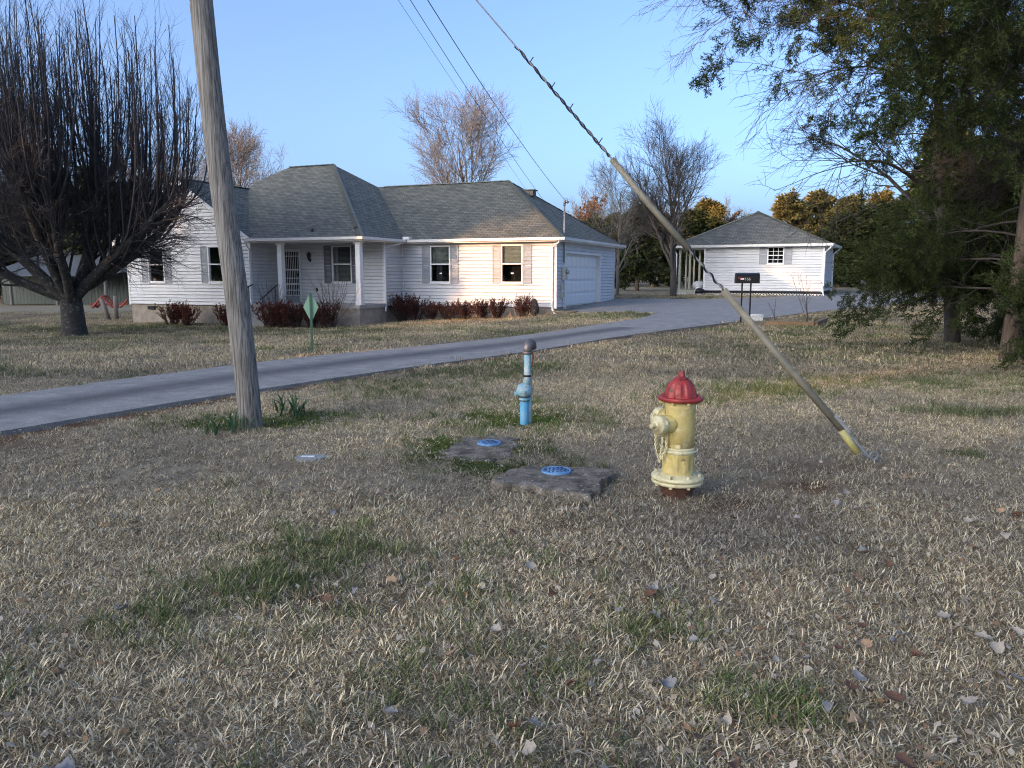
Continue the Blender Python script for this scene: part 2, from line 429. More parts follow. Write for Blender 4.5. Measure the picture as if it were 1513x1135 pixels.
M_BOARD = mat('weathered_board', (.36, .31, .24), .85, .4, 6, .4, 50, stretch=(1, 1, .15))
m, n, l, b = new_mat('window_glass'); M_GLASS = m
tr = n.new('ShaderNodeBsdfTransparent'); tr.inputs[0].default_value = (.72, .76, .76, 1)
gl = n.new('ShaderNodeBsdfGlossy'); gl.inputs['Roughness'].default_value = .03
fr = n.new('ShaderNodeFresnel'); fr.inputs[0].default_value = 1.6
mx = n.new('ShaderNodeMixShader'); l.new(fr.outputs[0], mx.inputs[0]); l.new(tr.outputs[0], mx.inputs[1]); l.new(gl.outputs[0], mx.inputs[2])
l.new(mx.outputs[0], n['Material Output'].inputs[0])

def shingle_mat(name, c0, c1, c2):
    m, n, l, b = new_mat(name)
    uv = n.new('ShaderNodeUVMap'); uv.uv_map = 'roof'
    br = n.new('ShaderNodeTexBrick'); br.offset = .5
    br.inputs['Color1'].default_value = (*c0, 1); br.inputs['Color2'].default_value = (*c1, 1); br.inputs['Mortar'].default_value = (*c2, 1)
    br.inputs['Scale'].default_value = 1; br.inputs['Mortar Size'].default_value = .012; br.inputs['Bias'].default_value = 0
    br.inputs['Brick Width'].default_value = .32; br.inputs['Row Height'].default_value = .15
    wob = n.new('ShaderNodeTexNoise'); wob.inputs['Scale'].default_value = 3
    l.new(uv.outputs[0], wob.inputs['Vector'])
    ad = n.new('ShaderNodeVectorMath'); ad.operation = 'MULTIPLY_ADD'; ad.inputs[1].default_value = (.03, .03, 0)
    l.new(wob.outputs['Color'], ad.inputs[0]); l.new(uv.outputs[0], ad.inputs[2]); l.new(ad.outputs[0], br.inputs['Vector'])
    nz = n.new('ShaderNodeTexNoise'); nz.inputs['Scale'].default_value = 2.6; nz.inputs['Detail'].default_value = 8; nz.inputs['Roughness'].default_value = .8
    l.new(uv.outputs[0], nz.inputs['Vector'])
    r = n.new('ShaderNodeValToRGB'); r.color_ramp.elements[0].color = (.62, .62, .62, 1); r.color_ramp.elements[1].color = (1.25, 1.22, 1.15, 1)
    r.color_ramp.elements[0].position = .3; r.color_ramp.elements[1].position = .7; l.new(nz.outputs[0], r.inputs[0])
    mu = n.new('ShaderNodeMix'); mu.data_type = 'RGBA'; mu.blend_type = 'MULTIPLY'; mu.inputs[0].default_value = 1
    l.new(br.outputs[0], mu.inputs[6]); l.new(r.outputs[0], mu.inputs[7]); l.new(mu.outputs[2], b.inputs['Base Color'])
    b.inputs['Roughness'].default_value = .9; b.inputs['Specular IOR Level'].default_value = .2
    # each course is a wedge: thick at its lower edge
    sx = n.new('ShaderNodeSeparateXYZ'); l.new(ad.outputs[0], sx.inputs[0])
    q = n.new('ShaderNodeMath'); q.operation = 'DIVIDE'; q.inputs[1].default_value = .15; l.new(sx.outputs[1], q.inputs[0])
    fq = n.new('ShaderNodeMath'); fq.operation = 'FRACT'; l.new(q.outputs[0], fq.inputs[0])
    sb = n.new('ShaderNodeMath'); sb.operation = 'SUBTRACT'; sb.inputs[0].default_value = 1; l.new(fq.outputs[0], sb.inputs[1])
    bp = n.new('ShaderNodeBump'); bp.inputs['Strength'].default_value = .8; bp.inputs['Distance'].default_value = .03
    l.new(sb.outputs[0], bp.inputs['Height']); l.new(bp.outputs[0], b.inputs['Normal'])
    return m
M_SHINGLE = shingle_mat('grey_green_shingle', (.20, .20, .17), (.125, .13, .115), (.05, .052, .048))
M_SHINGLE2 = shingle_mat('grey_shed_shingle', (.21, .21, .19), (.14, .142, .13), (.07, .07, .065))
M_CAP = mat('ridge_cap', (.22, .22, .18), .9, .3, 8, .4, 60)

# ------------------------------------------------------------------ house building helpers (wall frames)
class Wall:
    """s runs along the wall, d outwards, z up; dir=+x gives an outward normal of -y"""
    def __init__(s, p0, p1):
        s.p0 = Vector(p0); d = Vector(p1) - s.p0; s.L = d.length; s.d = d / s.L; s.n = Vector((s.d.y, -s.d.x))
        s.M = Matrix(((s.d.x, s.n.x, 0, s.p0.x), (s.d.y, s.n.y, 0, s.p0.y), (0, 0, 1, 0), (0, 0, 0, 1)))
    def P(s, a, d, z): return s.M @ Vector((a, d, z))
    def box(s, mb, a0, a1, d0, d1, z0, z1): return mb.box(a0, a1, d0, d1, z0, z1, s.M)
def siding(w, z0, z1, holes=(), lim=None, h=.14):
    mb = MB(); k = 0
    while z0 + k * h < z1 - 1e-4:
        za = z0 + k * h; zb = min(za + h, z1); zm = (za + zb) / 2; k += 1
        A = lim(za) if lim else (0, w.L); B = lim(zb) if lim else (0, w.L)
        segs = [(0.0, 1.0)]
        for (h0, h1, y0, y1) in holes:
            if y0 < zm < y1:
                new = []
                for (a, c) in segs:
                    f0 = (h0 - A[0]) / (A[1] - A[0]); f1 = (h1 - A[0]) / (A[1] - A[0])
                    if f0 > a: new.append((a, min(c, f0)))
                    if f1 < c: new.append((max(a, f1), c))
                segs = [(a, c) for a, c in new if c - a > 1e-4]
        for (a, c) in segs:
            a0 = A[0] + (A[1] - A[0]) * a; a1 = A[0] + (A[1] - A[0]) * c
            b0 = B[0] + (B[1] - B[0]) * a; b1 = B[0] + (B[1] - B[0]) * c
            zl_ = min(za + .026, zb)
            mb.add([w.P(a0, .036, zl_), w.P(a1, .036, zl_), w.P(b1, .002, zb), w.P(b0, .002, zb), w.P(a0, .0, za), w.P(a1, .0, za)],
                   [(0, 1, 2, 3), (4, 5, 1, 0)])
    return mb
def window(parent, w, sc, z0, z1, wd, shut=.36, grid=None, shutmat=None, blind=.45, sticker=False):
    a0, a1 = sc - wd / 2, sc + wd / 2; zm = (z0 + z1) / 2; t = .05
    mb = MB()
    for (p, q, r, s_) in ((a0, a0 + t, z0, z1), (a1 - t, a1, z0, z1), (a0 + t, a1 - t, z1 - t, z1), (a0 + t, a1 - t, z0, z0 + t), (a0 + t, a1 - t, zm - .025, zm + .025)):
        w.box(mb, p, q, -.05, .05, r, s_)
    fr = mb.build('window', M_WHITE, parent)
    for (r, s_) in ((z0 + t, zm - .025), (zm + .025, z1 - t)):
        w.box(MB(), a0 + t, a1 - t, -.012, -.004, r, s_).build('pane', M_GLASS, fr)
        if grid:
            g = MB()
            for k in range(1, grid[0]):
                x = a0 + t + (a1 - a0 - 2 * t) * k / grid[0]; w.box(g, x - .012, x + .012, -.003, .012, r, s_)
            for k in range(1, grid[1]):
                z = r + (s_ - r) * k / grid[1]; w.box(g, a0 + t, a1 - t, -.003, .010, z - .012, z + .012)
            g.build('muntin', M_WHITE, fr)
    w.box(MB(), a0 - .03, a1 + .03, 0, .075, z0 - .05, z0 - .002).build('sill', M_WHITE, fr)
    w.box(MB(), a0 + .01, a1 - .01, -.40, -.38, z0 + .01, z1 - .01).build('dark_backing', M_DARK, fr)  # black sheet standing in for the unlit room behind the glass
    bl = MB(); zz = z1 - t
    while zz > z1 - t - (z1 - z0) * blind:
        w.box(bl, a0 + t, a1 - t, -.075, -.07, zz - .042, zz); zz -= .05
    bl.build('blind', M_BLIND, fr)
    if sticker:
        w.box(MB(), sc - .05, sc + .06, -.003, -.001, (z0 + zm) / 2 - .02, (z0 + zm) / 2 + .03).build('sticker', M_WHITE, fr)
    if shut:
        for (p, q) in ((a0 - shut - .015, a0 - .015), (a1 + .015, a1 + shut + .015)):
            mb = MB()
            w.box(mb, p, p + .045, .012, .05, z0 - .03, z1); w.box(mb, q - .045, q, .012, .05, z0 - .03, z1)
            for zq in (z0 - .03, zm - .03, z1 - .06): w.box(mb, p + .045, q - .045, .012, .048, zq, zq + .06)
            z = z0 + .03
            while z < z1 - .06:
                if not zm - .07 < z < zm + .03:
                    i0 = len(mb.v); w.box(mb, p + .045, q - .045, .012, .038, z, z + .04)
                    for v in (i0 + 6, i0 + 7): pass
                z += .05
            mb.build('shutter', shutmat or M_SHUT, parent)
def roof_mesh(name, polys, thick, m, parent):
    """planar roof faces as thin slabs with uv in metres (v up the slope)"""
    mb = MB(); uvs = []
    for pts in polys:
        pts = [Vector(p) for p in pts]
        nrm = (pts[1] - pts[0]).cross(pts[2] - pts[0]).normalized()
        if nrm.z < 0: pts.reverse(); nrm = -nrm
        up = (Vector((0, 0, 1)) - nrm * nrm.z).normalized(); al = up.cross(nrm)
        i0 = len(mb.f); mb.slab([tuple(p) for p in pts], thick)
        uvs += [(al, up)] * (len(mb.f) - i0)
    o = mb.build(name, m, parent); me = o.data; uv = me.uv_layers.new(name='roof')
    for p in me.polygons:
        al, up = uvs[p.index]
        for li in p.loop_indices:
            co = me.vertices[me.loops[li].vertex_index].co; uv.data[li].uv = (co.dot(al) + 50, co.dot(up) + 50)
    return o
def bar(mb, p, q, r, n=6): return mb.tube([p, q], r, n)

# ------------------------------------------------------------------ the house
house = thing('white_house', 'long white vinyl sided ranch house with grey green hip roof and attached garage', 'house', (HC[0], HC[1], 0), -TH)
ZS = .17; ZT = 2.72; EZ = 2.86
w_front = Wall((-6.76, 0), (0, 0)); w_block = Wall((-6.76, -1.46), (-6.76, 0)); w_porch = Wall((-11.96, -1.46), (-6.76, -1.46))
w_wing = Wall((-11.96, -3.2), (-11.96, -1.46)); w_gable = Wall((-18.64, -3.2), (-11.96, -3.2)); w_left = Wall((-18.64, 8.8), (-18.64, -3.2))
w_gar = Wall((0, 0), (0, 8.8)); w_back = Wall((0, 8.8), (-18.64, 8.8))
WZ0, WZ1 = 1.12, 2.62
def hole(c, wd): return (c - wd / 2 + .01, c + wd / 2 - .01, WZ0, WZ1)
fw = [6.76 - 4.99, 6.76 - 1.83]; gw = [18.64 - 16.98, 18.64 - 13.66]; pw = 11.96 - 8.755
siding(w_front, ZS, ZT, [hole(c, .92) for c in fw]).build('wall', M_SIDING, house)
siding(w_block, ZS, ZT).build('wall', M_SIDING, house)
pd = 11.96 - 11.26
siding(w_porch, .25, ZT, [hole(pw, .92), (pd - .45, pd + .45, .3, 2.5)]).build('wall', M_SIDING, house)
siding(w_wing, ZS, ZT).build('wall', M_SIDING, house)
def glim(z):
    k = max(0, (z - 2.80) / .688); return (k, w_gable.L - k)
siding(w_gable, ZS, 5.08, [hole(c, .92) for c in gw], lim=glim).build('wall', M_SIDING, house)
siding(w_left, ZS, ZT).build('wall', M_SIDING, house)
siding(w_gar, ZS, ZT, [(1.1, 6.2, 0, 2.3)]).build('wall', M_SIDING, house)
siding(w_back, ZS, ZT).build('wall', M_SIDING, house)
for w, c in ((w_front, fw[0]), (w_front, fw[1])): window(house, w, c, WZ0, WZ1, .92, sticker=True, blind=.47)
for c in gw: window(house, w_gable, c, WZ0, WZ1, .92, blind=.2)
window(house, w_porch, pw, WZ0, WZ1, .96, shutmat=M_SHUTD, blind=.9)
# foundation
fb = MB()
for (x0, x1, y0, y1) in ((-6.70, -.03, .03, 8.7), (-18.6, -6.79, -1.42, 8.75), (-18.6, -12.0, -3.16, -1.43)): fb.box(x0, x1, y0, y1, -1.1, ZS - .004)
fo = fb.build('foundation', M_FOUND, house)
w_gable.box(MB(), 1.0, 1.4, -.03, -.005 + .02, -.05, .1).build('crawl_vent', M_DARK, fo)
pf = MB(); pf.box(-11.9, -6.70, -3.42, -1.47, -.9, .16); pf.build('porch_foundation', M_FOUND, house)
MB().box(-11.94, -6.66, -3.47, -1.465, .162, .30).build('porch_floor', M_CONC, house)
st = MB()
for k in range(3): st.box(-11.85, -10.45, -3.47 - .3 * (k + 1), -3.475 - .3 * k, -.9, .13 - .17 * k)
st.build('porch_steps', M_CONC, house)
for x in (-11.8, -10.5):
    hr = MB(); hr.tube([(x, -3.55, .1), (x, -3.55, .95)], .022); hr.tube([(x, -4.3, -.4), (x, -4.3, .52)], .022)
    hr.tube([(x, -3.3, 1.05), (x, -3.55, .98), (x, -4.3, .55), (x, -4.45, .5)], .026)
    hr.build('handrail', M_BLACK, house, True)
for x in (-6.75, -10.37):
    p = MB(); p.box(x - .10, x + .10, -3.38, -3.18, .302, 2.72); p.box(x - .13, x + .13, -3.41, -3.15, .302, .42); p.box(x - .13, x + .13, -3.41, -3.15, 2.6, 2.719)
    p.build('porch_post', M_WHITE, house)
# corner boards
for (x, y, z0) in ((0, 0, ZS), (0, 8.8, ZS), (-6.76, -1.46, ZS), (-11.96, -3.2, ZS), (-18.64, -3.2, ZS), (-18.64, 8.8, ZS)):
    sx = 1 if x > -18 else -1; sy = -1 if y < 8 else 1; c = MB()
    c.box(min(x - sx * .06, x + sx * .03), max(x - sx * .06, x + sx * .03), min(y + sy * .03, y - sy * .06), max(y + sy * .03, y - sy * .06), z0 - .02, 2.735)
    c.build('corner_board', M_WHITE, house)
MB().box(-6.80, -6.72, -.05, .02, ZS, 2.7).build('inside_corner_trim', M_WHITE, house)
# front door with iron grille
dr = MB(); a0, a1 = pd - .45, pd + .45
for q in ((a0, a0 + .07, .3, 2.5), (a1 - .07, a1, .3, 2.5), (a0 + .07, a1 - .07, 2.43, 2.5)): w_porch.box(dr, q[0], q[1], -.06, .05, q[2], q[3])
door = dr.build('front_door', M_WHITE, house)
w_porch.box(MB(), a0 + .07, a1 - .07, -.08, -.05, .55, 2.43).build('door_leaf', M_DARK, door)
w_porch.box(MB(), a0 + .07, a1 - .07, -.06, .06, .302, .55).build('threshold', M_SHUT, door)
g = MB(); gi0, gi1 = a0 + .09, a1 - .09
for k in range(9):
    x = gi0 + (gi1 - gi0) * k / 8; w_porch.box(g, x - .009, x + .009, -.02, -.004, .56, 2.42)
for z in (.56, .78, 1.02, 1.28, 1.62, 2.2, 2.40): w_porch.box(g, gi0, gi1, -.022, .0, z, z + .035 + .03 * (z in (1.02, 1.62)))
g.build('grille', M_WHITE, door)
w_porch.box(MB(), a1 - .16, a1 - .10, .0, .05, 1.38, 1.5).build('handle', M_BLACK, door)
lt = MB(); c = w_porch.P(11.96 - 10.3, .12, 2.18)
lt.lathe([(.02, -.16), (.05, -.1), (.085, .08), (.10, .10), (.03, .17), (.012, .22)], 8, Matrix.Translation(c))
w_porch.box(lt, 11.96 - 10.34, 11.96 - 10.26, 0, .03, 1.95, 2.1); lt.tube([w_porch.P(11.96 - 10.3, .02, 2.02), w_porch.P(11.96 - 10.3, .1, 2.0), c + Vector((0, 0, -.12))], .012)
lt.build('porch_lantern', M_BLACK, house)
w_porch.box(MB(), 11.96 - 10.05, 11.96 - 9.97, .0, .04, .75, .9).build('outlet_box', M_BLACK, house)
# garage door: recessed, with raised panels
gd = MB(); w_gar.box(gd, 1.1, 6.2, -.20, -.16, .12, 2.3)
gdo = gd.build('garage_door', M_WHITE, house)
pm = None
for r in range(4):
    for c in range(8):
        s0 = 1.16 + c * .6275; z0 = .17 + r * .53
        if pm is None:
            k = MB(); k.add([(0, 0, 0), (.575, 0, 0), (.575, 0, .45), (0, 0, .45), (.05, -.022, .05), (.525, -.022, .05), (.525, -.022, .40), (.05, -.022, .40)],
                            [(0, 1, 5, 4), (1, 2, 6, 5), (2, 3, 7, 6), (3, 0, 4, 7), (4, 5, 6, 7)])
            pm = bpy.data.meshes.new('panel'); pm.from_pydata(k.v, [], k.f); pm.update(); pm.materials.append(M_WHITE)
        o = bpy.data.objects.new('panel', pm); COL.objects.link(o); o.parent = gdo
        o.location = w_gar.P(s0, -.158, z0); o.rotation_euler = (0, 0, math.pi / 2)
for k in range(1, 4): w_gar.box(MB(), 1.1, 6.2, -.16, -.154, .135 + k * .53 + .0, .143 + k * .53).build('section_joint', M_SHUT, gdo)
rv = MB(); w_gar.box(rv, 1.02, 1.1, -.2, .04, .1, 2.38); w_gar.box(rv, 6.2, 6.3, -.2, .04, .1, 2.38); w_gar.box(rv, 1.1, 6.2, -.2, .04, 2.3, 2.38)
rv.build('garage_door_frame', M_WHITE, house)
# roof
RZ, RW, RG = 6.55, 5.62, 5.40
main_front = [(-6.4, -3.63, EZ), (-11.72, -3.63, EZ), (-15.28, .72, 5.394), (-15.3, 1.54, 5.87), (-14.4, 2.8, RZ), (-12, 2.8, RZ)]
zf = lambda y: EZ + (y + 3.63) * (RZ - EZ) / 6.43
main_front = [(x, y, zf(y)) for x, y, z in main_front]
hipL = (-15.3, 1.54, zf(1.54))
zl = lambda x: EZ + (x + 19) * (RZ - EZ) / 4.6
rm = roof_mesh('roof', [main_front,
    [(-6.4, -3.63, EZ), (-12, 2.8, RZ), (-6.4, 9.2, EZ)],
    [(-19, 9.2, EZ), (-6.4, 9.2, EZ), (-12, 2.8, RZ), (-14.4, 2.8, RZ)],
    [(-14.4, 2.8, RZ), (-15.3, 1.54, zl(-15.3)), (-19, 1.54, EZ), (-19, 9.2, EZ)]], .11, M_SHINGLE, house)
rw = roof_mesh('garage_roof', [
    [(-11, -.38, EZ), (.38, -.38, EZ), (-3.8, 4.4, RW), (-11, 4.4, RW)],
    [(.38, -.38, EZ), (.38, 9.18, EZ), (-3.8, 4.4, RW)],
    [(-11, 9.18, EZ), (.38, 9.18, EZ), (-3.8, 4.4, RW), (-11, 4.4, RW)]], .11, M_SHINGLE, house)
rg = roof_mesh('gable_roof', [
    [(-11.58, -3.56, EZ), (-11.58, -2.6, EZ), (-15.3, 1.9, RG), (-15.3, -3.56, RG)],
    [(-19.02, -3.56, EZ), (-19.02, 2.5, EZ), (-15.3, 1.9, RG), (-15.3, -3.56, RG)]], .11, M_SHINGLE, house)
def caps(parent, segs):
    c = MB()
    for p, q in segs:
        p, q = Vector(p), Vector(q); k = max(2, int((q - p).length / .28)); dd = (q - p).normalized(); sd = dd.cross(Vector((0, 0, 1))).normalized()
        for i in range(k):
            a = p.lerp(q, i / k); e = p.lerp(q, (i + 1.12) / k)
            up = Vector((0, 0, .022)); w_ = .13; dn = Vector((0, 0, -.055)); lift = Vector((0, 0, .014))
            c.add([a + up - sd * w_ + dn, a + up, a + up + sd * w_ + dn, e + up + lift - sd * w_ + dn, e + up + lift, e + up + lift + sd * w_ + dn], [(0, 1, 4, 3), (1, 2, 5, 4), (0, 3, 4, 1), (3, 5, 4)])
    o = c.build('ridge_cap', M_CAP, parent); return o
caps(rm, [((-12, 2.8, RZ), (-14.4, 2.8, RZ)), ((-6.4, -3.63, EZ), (-12, 2.8, RZ))])
caps(rw, [((-10.2, 4.4, RW), (-3.8, 4.4, RW)), ((.38, -.38, EZ), (-3.8, 4.4, RW)), ((.38, 9.18, EZ), (-3.8, 4.4, RW))])
caps(rg, [((-15.3, -3.56, RG), (-15.3, .8, RG))])
vt = MB(); vt.box(-.28, .28, -.2, .2, -.1, .12); vt.box(-.34, .34, -.26, .26, .12, .17)
vo = vt.build('roof_vent', M_BLACK, rw); vo.location = (-2.85, 4.5, 5.02)
for (x, y) in ((-8.9, -3.2), (-7.0, -3.1)):
    MB().tube([(x, y, zf(y) - .05), (x, y, zf(y) + .09)], .06, 8).build('roof_pipe', M_BLACK, rm)
# soffits, fascia boards, gutters
so = MB()
so.box(-6.38, .36, -.36, 0.03, 2.722, 2.745); so.box(.0, .36, .03, 9.1, 2.722, 2.745); so.box(-12.0, -6.42, -3.6, -1.44, 2.722, 2.746); so.box(-6.74, -6.42, -1.44, -.0, 2.722, 2.747); so.box(-18.98, -18.6, -3.5, 9.1, 2.722, 2.745); so.box(-18.6, 0, 8.8, 9.15, 2.722, 2.748)
so.build('soffit', M_WHITE, house)
fa = MB(); fa.box(-6.40, .37, -.385, -.362, 2.70, 2.83); fa.box(.362, .385, -.36, 9.15, 2.70, 2.83); fa.box(-11.6, -6.42, -3.635, -3.612, 2.70, 2.83); fa.box(-6.418, -6.395, -3.6, -.39, 2.70, 2.83)
fa.build('fascia', M_GUTTER, house)
def gutter(x0, x1, y0, y1):
    return MB().box(x0, x1, y0, y1, 2.75, 2.855).build('gutter', M_GUTTER, house)
gutter(-6.26, .50, -.50, -.388); gutter(.388, .50, -.385, 9.2); gutter(-11.7, -6.28, -3.75, -3.638); gutter(-6.392, -6.28, -3.635, -.51)
# rake boards on the gable
rb = MB()
for sx in (-1, 1):
    x0 = -15.3 + sx * 3.74
    rb.add([(x0, -3.585, EZ - .19), (-15.3, -3.585, RG - .19), (-15.3, -3.585, RG - .02), (x0, -3.585, EZ - .02), (x0, -3.562, EZ - .19), (-15.3, -3.562, RG - .19), (-15.3, -3.562, RG - .02), (x0, -3.562, EZ - .02)],
           [(0, 1, 2, 3), (4, 7, 6, 5), (0, 4, 5, 1), (3, 2, 6, 7), (0, 3, 7, 4)])
    rb.add([(x0, -3.56, EZ - .17), (-15.3, -3.56, RG - .17), (-15.3, -3.18, RG - .17), (x0, -3.18, EZ - .17)], [(0, 1, 2, 3)])
rb.build('rake_board', M_WHITE, house)
def spout(path, name='downspout', m=M_WHITE):
    mb = MB(); mb.tube(path, .042, 4); return mb.build(name, m, house)
spout([(.28, -.44, 2.76), (.24, -.40, 2.66), (-.12, -.09, 2.5), (-.12, -.07, .25), (-.1, -.1, .1), (.15, -.55, -.02)])
spout([(-6.34, -.72, 2.76), (-6.4, -.9, 2.68), (-6.68, -1.54, 2.5), (-6.68, -1.54, .2), (-6.6, -1.7, .0)])
spout([(-11.75, -3.7, 2.76), (-11.8, -3.6, 2.66), (-11.9, -3.3, 2.45), (-11.9, -3.3, .1), (-11.8, -3.5, -.3)])
MB().box(-6.42, -6.12, -.55, -.30, 2.86, 2.97).build('splash_guard', M_WHITE, house)
# electric service on the garage side
sv = MB(); sv.tube([(.08, .72, 1.9), (.08, .72, 4.1)], .032, 8); sv.tube([(.08, .72, 4.1), (.08, .72, 4.18), (.12, .68, 4.26), (.22, .58, 4.27), (.27, .53, 4.2)], [.045, .05, .055, .055, .05], 8)
sv.build('service_mast', M_GREYM, house, True)
for (s0, s1, z0, z1, dd) in ((.60, .86, 1.25, 1.75, .18), (.45, .68, .84, 1.10, .12), (.45, .68, .54, .78, .12)):
    k = MB(); w_gar.box(k, s0, s1, .025, dd, z0, z1); w_gar.box(k, s0 + .02, s1 - .02, dd, dd + .012, z0 + .03, z1 - .03); k.build('meter_box', M_BOXG, house)
k = MB(); k.lathe([(.075, 0), (.075, .07), (.06, .10), (0.01, .11)], 16, Matrix.Translation(w_gar.P(.73, .19, 1.55)) @ Matrix.Rotation(math.pi / 2, 4, 'Y')); k.build('electric_meter', M_GREYM, house, True)
for pth in ([(.06, .62, .02), (.06, .62, .54)], [(.07, .72, 1.25), (.07, .66, 1.1)]): MB().tube(pth, .016).build('conduit', M_GREYM, house)

# ------------------------------------------------------------------ the shed
TS = R(27); SZ = .55
def sw(x, y): return (16.4 + x * math.cos(TS) + y * math.sin(TS), 41 - x * math.sin(TS) + y * math.cos(TS))
shed = thing('white_shed', 'small white sided outbuilding with pyramid roof, side porch and lattice skirt', 'shed', (16.4, 41, 0), -TS)
s_f = Wall((-6.25, 0), (0, 0)); s_r = Wall((0, 0), (0, 4.9)); s_l = Wall((-6.25, 4.9), (-6.25, 0)); s_b = Wall((0, 4.9), (-6.25, 4.9))
wc = 6.25 - 2.43
siding(s_f, SZ, 2.97, [(wc - .42, wc + .42, 2.02, 2.92)]).build('wall', M_SIDING, shed)
for w in (s_r, s_l, s_b): siding(w, SZ, 2.97).build('wall', M_SIDING, shed)
window(shed, s_f, wc, 2.02, 2.92, .86, shut=.40, grid=(3, 2), blind=.0, sticker=True)
for (x, y, sx, sy) in ((0, 0, 1, -1), (-6.25, 0, -1, -1), (0, 4.9, 1, 1)):
    MB().box(min(x - sx * .06, x + sx * .03), max(x - sx * .06, x + sx * .03), min(y + sy * .03, y - sy * .06), max(y + sy * .03, y - sy * .06), SZ - .03, 2.98).build('corner_board', M_WHITE, shed)
ez = 3.07; pk = (-3.85, 2.45, 5.0)
e = [(-8.05, -.35, ez), (.35, -.35, ez), (.35, 5.25, ez), (-8.05, 5.25, ez)]
srf = roof_mesh('roof', [[e[i], e[(i + 1) % 4], pk] for i in range(4)], .1, M_SHINGLE2, shed)
caps(srf, [(p, pk) for p in e])
k = MB(); k.box(-8.02, .33, -.32, 5.22, 2.965, 2.985); k.build('soffit', M_WHITE, shed)
for q in ((-8.1, .47, -.475, -.37), (.37, .47, -.365, 5.3), (-8.18, -8.07, -.36, 5.3)): MB().box(*q, 2.93, 3.06).build('gutter', M_GUTTER, shed)
for pth in ([(.42, -.42, 2.95), (.3, -.3, 2.8), (.06, -.08, 2.6), (.06, -.08, .5), (.12, -.3, .35)], [(-8.1, -.42, 2.95), (-7.9, -.2, 2.75), (-7.82, -.1, 2.6), (-7.82, -.1, .5), (-7.95, -.5, .32)], [(.42, 5.2, 2.95), (.2, 5.1, 2.75), (.06, 4.95, 2.6), (.06, 4.95, .4)]):
    MB().tube(pth, .045, 4).build('downspout', M_WHITE, shed)
M_TREAT = mat('green_treated_post', (.40, .42, .33), .8, .3, 5, stretch=(1, 1, .2))
for y in (.08, 2.4, 4.8): MB().box(-7.72, -7.60, y - .06, y + .06, .60, 2.965).build('porch_post', M_TREAT, shed)
for y in (1.5, 3.4): MB().box(-7.70, -7.62, y - .04, y + .04, .60, 2.965).build('porch_post', M_TREAT, shed)
for i in range(11): MB().box(-7.75, -6.28, .02 + i * .445, .02 + i * .445 + .43, .56, .60).build('deck_plank', M_BOARD, shed)
MB().box(-7.76, -6.28, -.02, .017, .42, .56).build('deck_rim', M_TREAT, shed)
la = MB()
def lattice(w, a0, a1, z0, z1, step=.17):
    hgt = z1 - z0; k = a0 - hgt
    while k < a1:
        for sgn in (1, -1):
            pts = []
            p, q = (k, k + hgt) if sgn > 0 else (k + hgt, k)
            # clip to the run
            def zat(x): return z0 + (x - p) / (q - p) * hgt
            x0, x1 = max(min(p, q), a0), min(max(p, q), a1)
            if x1 - x0 > .02:
                d = .012 if sgn > 0 else .022
                A = w.P(x0, d, zat(x0)); B = w.P(x1, d, zat(x1)); u = (B - A).normalized(); pn = Vector((0, 0, 1)).cross(u); pn = u.cross(Vector((w.n.x, w.n.y, 0))) * .018
                la.add([A - pn, B - pn, B + pn, A + pn], [(0, 1, 2, 3)])
        k += step
lattice(Wall((-7.75, 0), (0, 0)), 0, 7.75, .12, .42)
lattice(Wall((-7.75, 4.9), (-7.75, 0)), 0, 4.9, .12, .42)
lo = la.build('lattice', M_WHITE, shed); lo['kind'] = 'stuff'
MB().box(-6.2, -.04, .05, 4.85, .0, .54).build('crawl_shade_fill', M_DARK, shed)  # solid black box in place of the shaded hollow under the floor
# things left by the shed
bw = sw(-6.35, -.55); gzb = gzf(*bw)
M_TARP = mat('pale_plastic', (.75, .77, .78), .35, .2, 9)
def blob(name, m, r, loc, sq=(1, 1, 1), seed=0, n=14):
    rr = random.Random(seed); mb = MB(); prof = []
    ph = [rr.uniform(0, 6.28) for _ in range(5)]
    for j in range(9):
        t = j / 8 * math.pi; prof.append((max(.01, math.sin(t)), -math.cos(t)))
    vs = []
    for (q, z) in prof:
        for k in range(n):
            a = 2 * math.pi * k / n; w = 1 + .14 * math.sin(3 * a + ph[0] + 2 * z) + .1 * math.sin(5 * a + ph[1] - 3 * z)
            vs.append((q * w * math.cos(a) * r * sq[0], q * w * math.sin(a) * r * sq[1], (z + 1) * r * sq[2]))
    mb.add(vs, [(j * n + k, j * n + (k + 1) % n, (j + 1) * n + (k + 1) % n, (j + 1) * n + k) for j in range(8) for k in range(n)])
    return mb.build(name, m, None, True, loc)
tag(blob('trash_bag', M_BLACK, .24, (bw[0], bw[1], gzb), (1.1, .9, .8), 3), 'black trash bag slumped against the lattice of the outbuilding', 'bag')
tag(blob('plastic_sack', M_TARP, .2, (*sw(-6.45, -.3), gzb), (1, .8, 1.1), 5), 'pale plastic sack behind the black trash bag by the outbuilding', 'sack')
tag(blob('feed_sack', M_TARP, .3, (*sw(-6.75, .8), .605), (1.0, 1.2, .8), 8), 'white crumpled sack lying on the outbuilding porch deck', 'sack')
for i, (x, y, lab) in enumerate(((-7.6, -1.0, 'white litter scrap at the paving edge below the downspout'), (-7.1, -1.2, 'flat white litter scrap on the paving edge before the porch'), (-6.2, -1.3, 'white litter scrap beside the black trash bag'), (-5.2, -1.25, 'white litter scrap on the paving before the lattice'))):
    p = sw(x, y); o = blob('litter_scrap', M_TARP, .12, (p[0], p[1], gzf(*p) + .03), (1.5, .8, .25), 20 + i); tag(o, lab, 'litter')

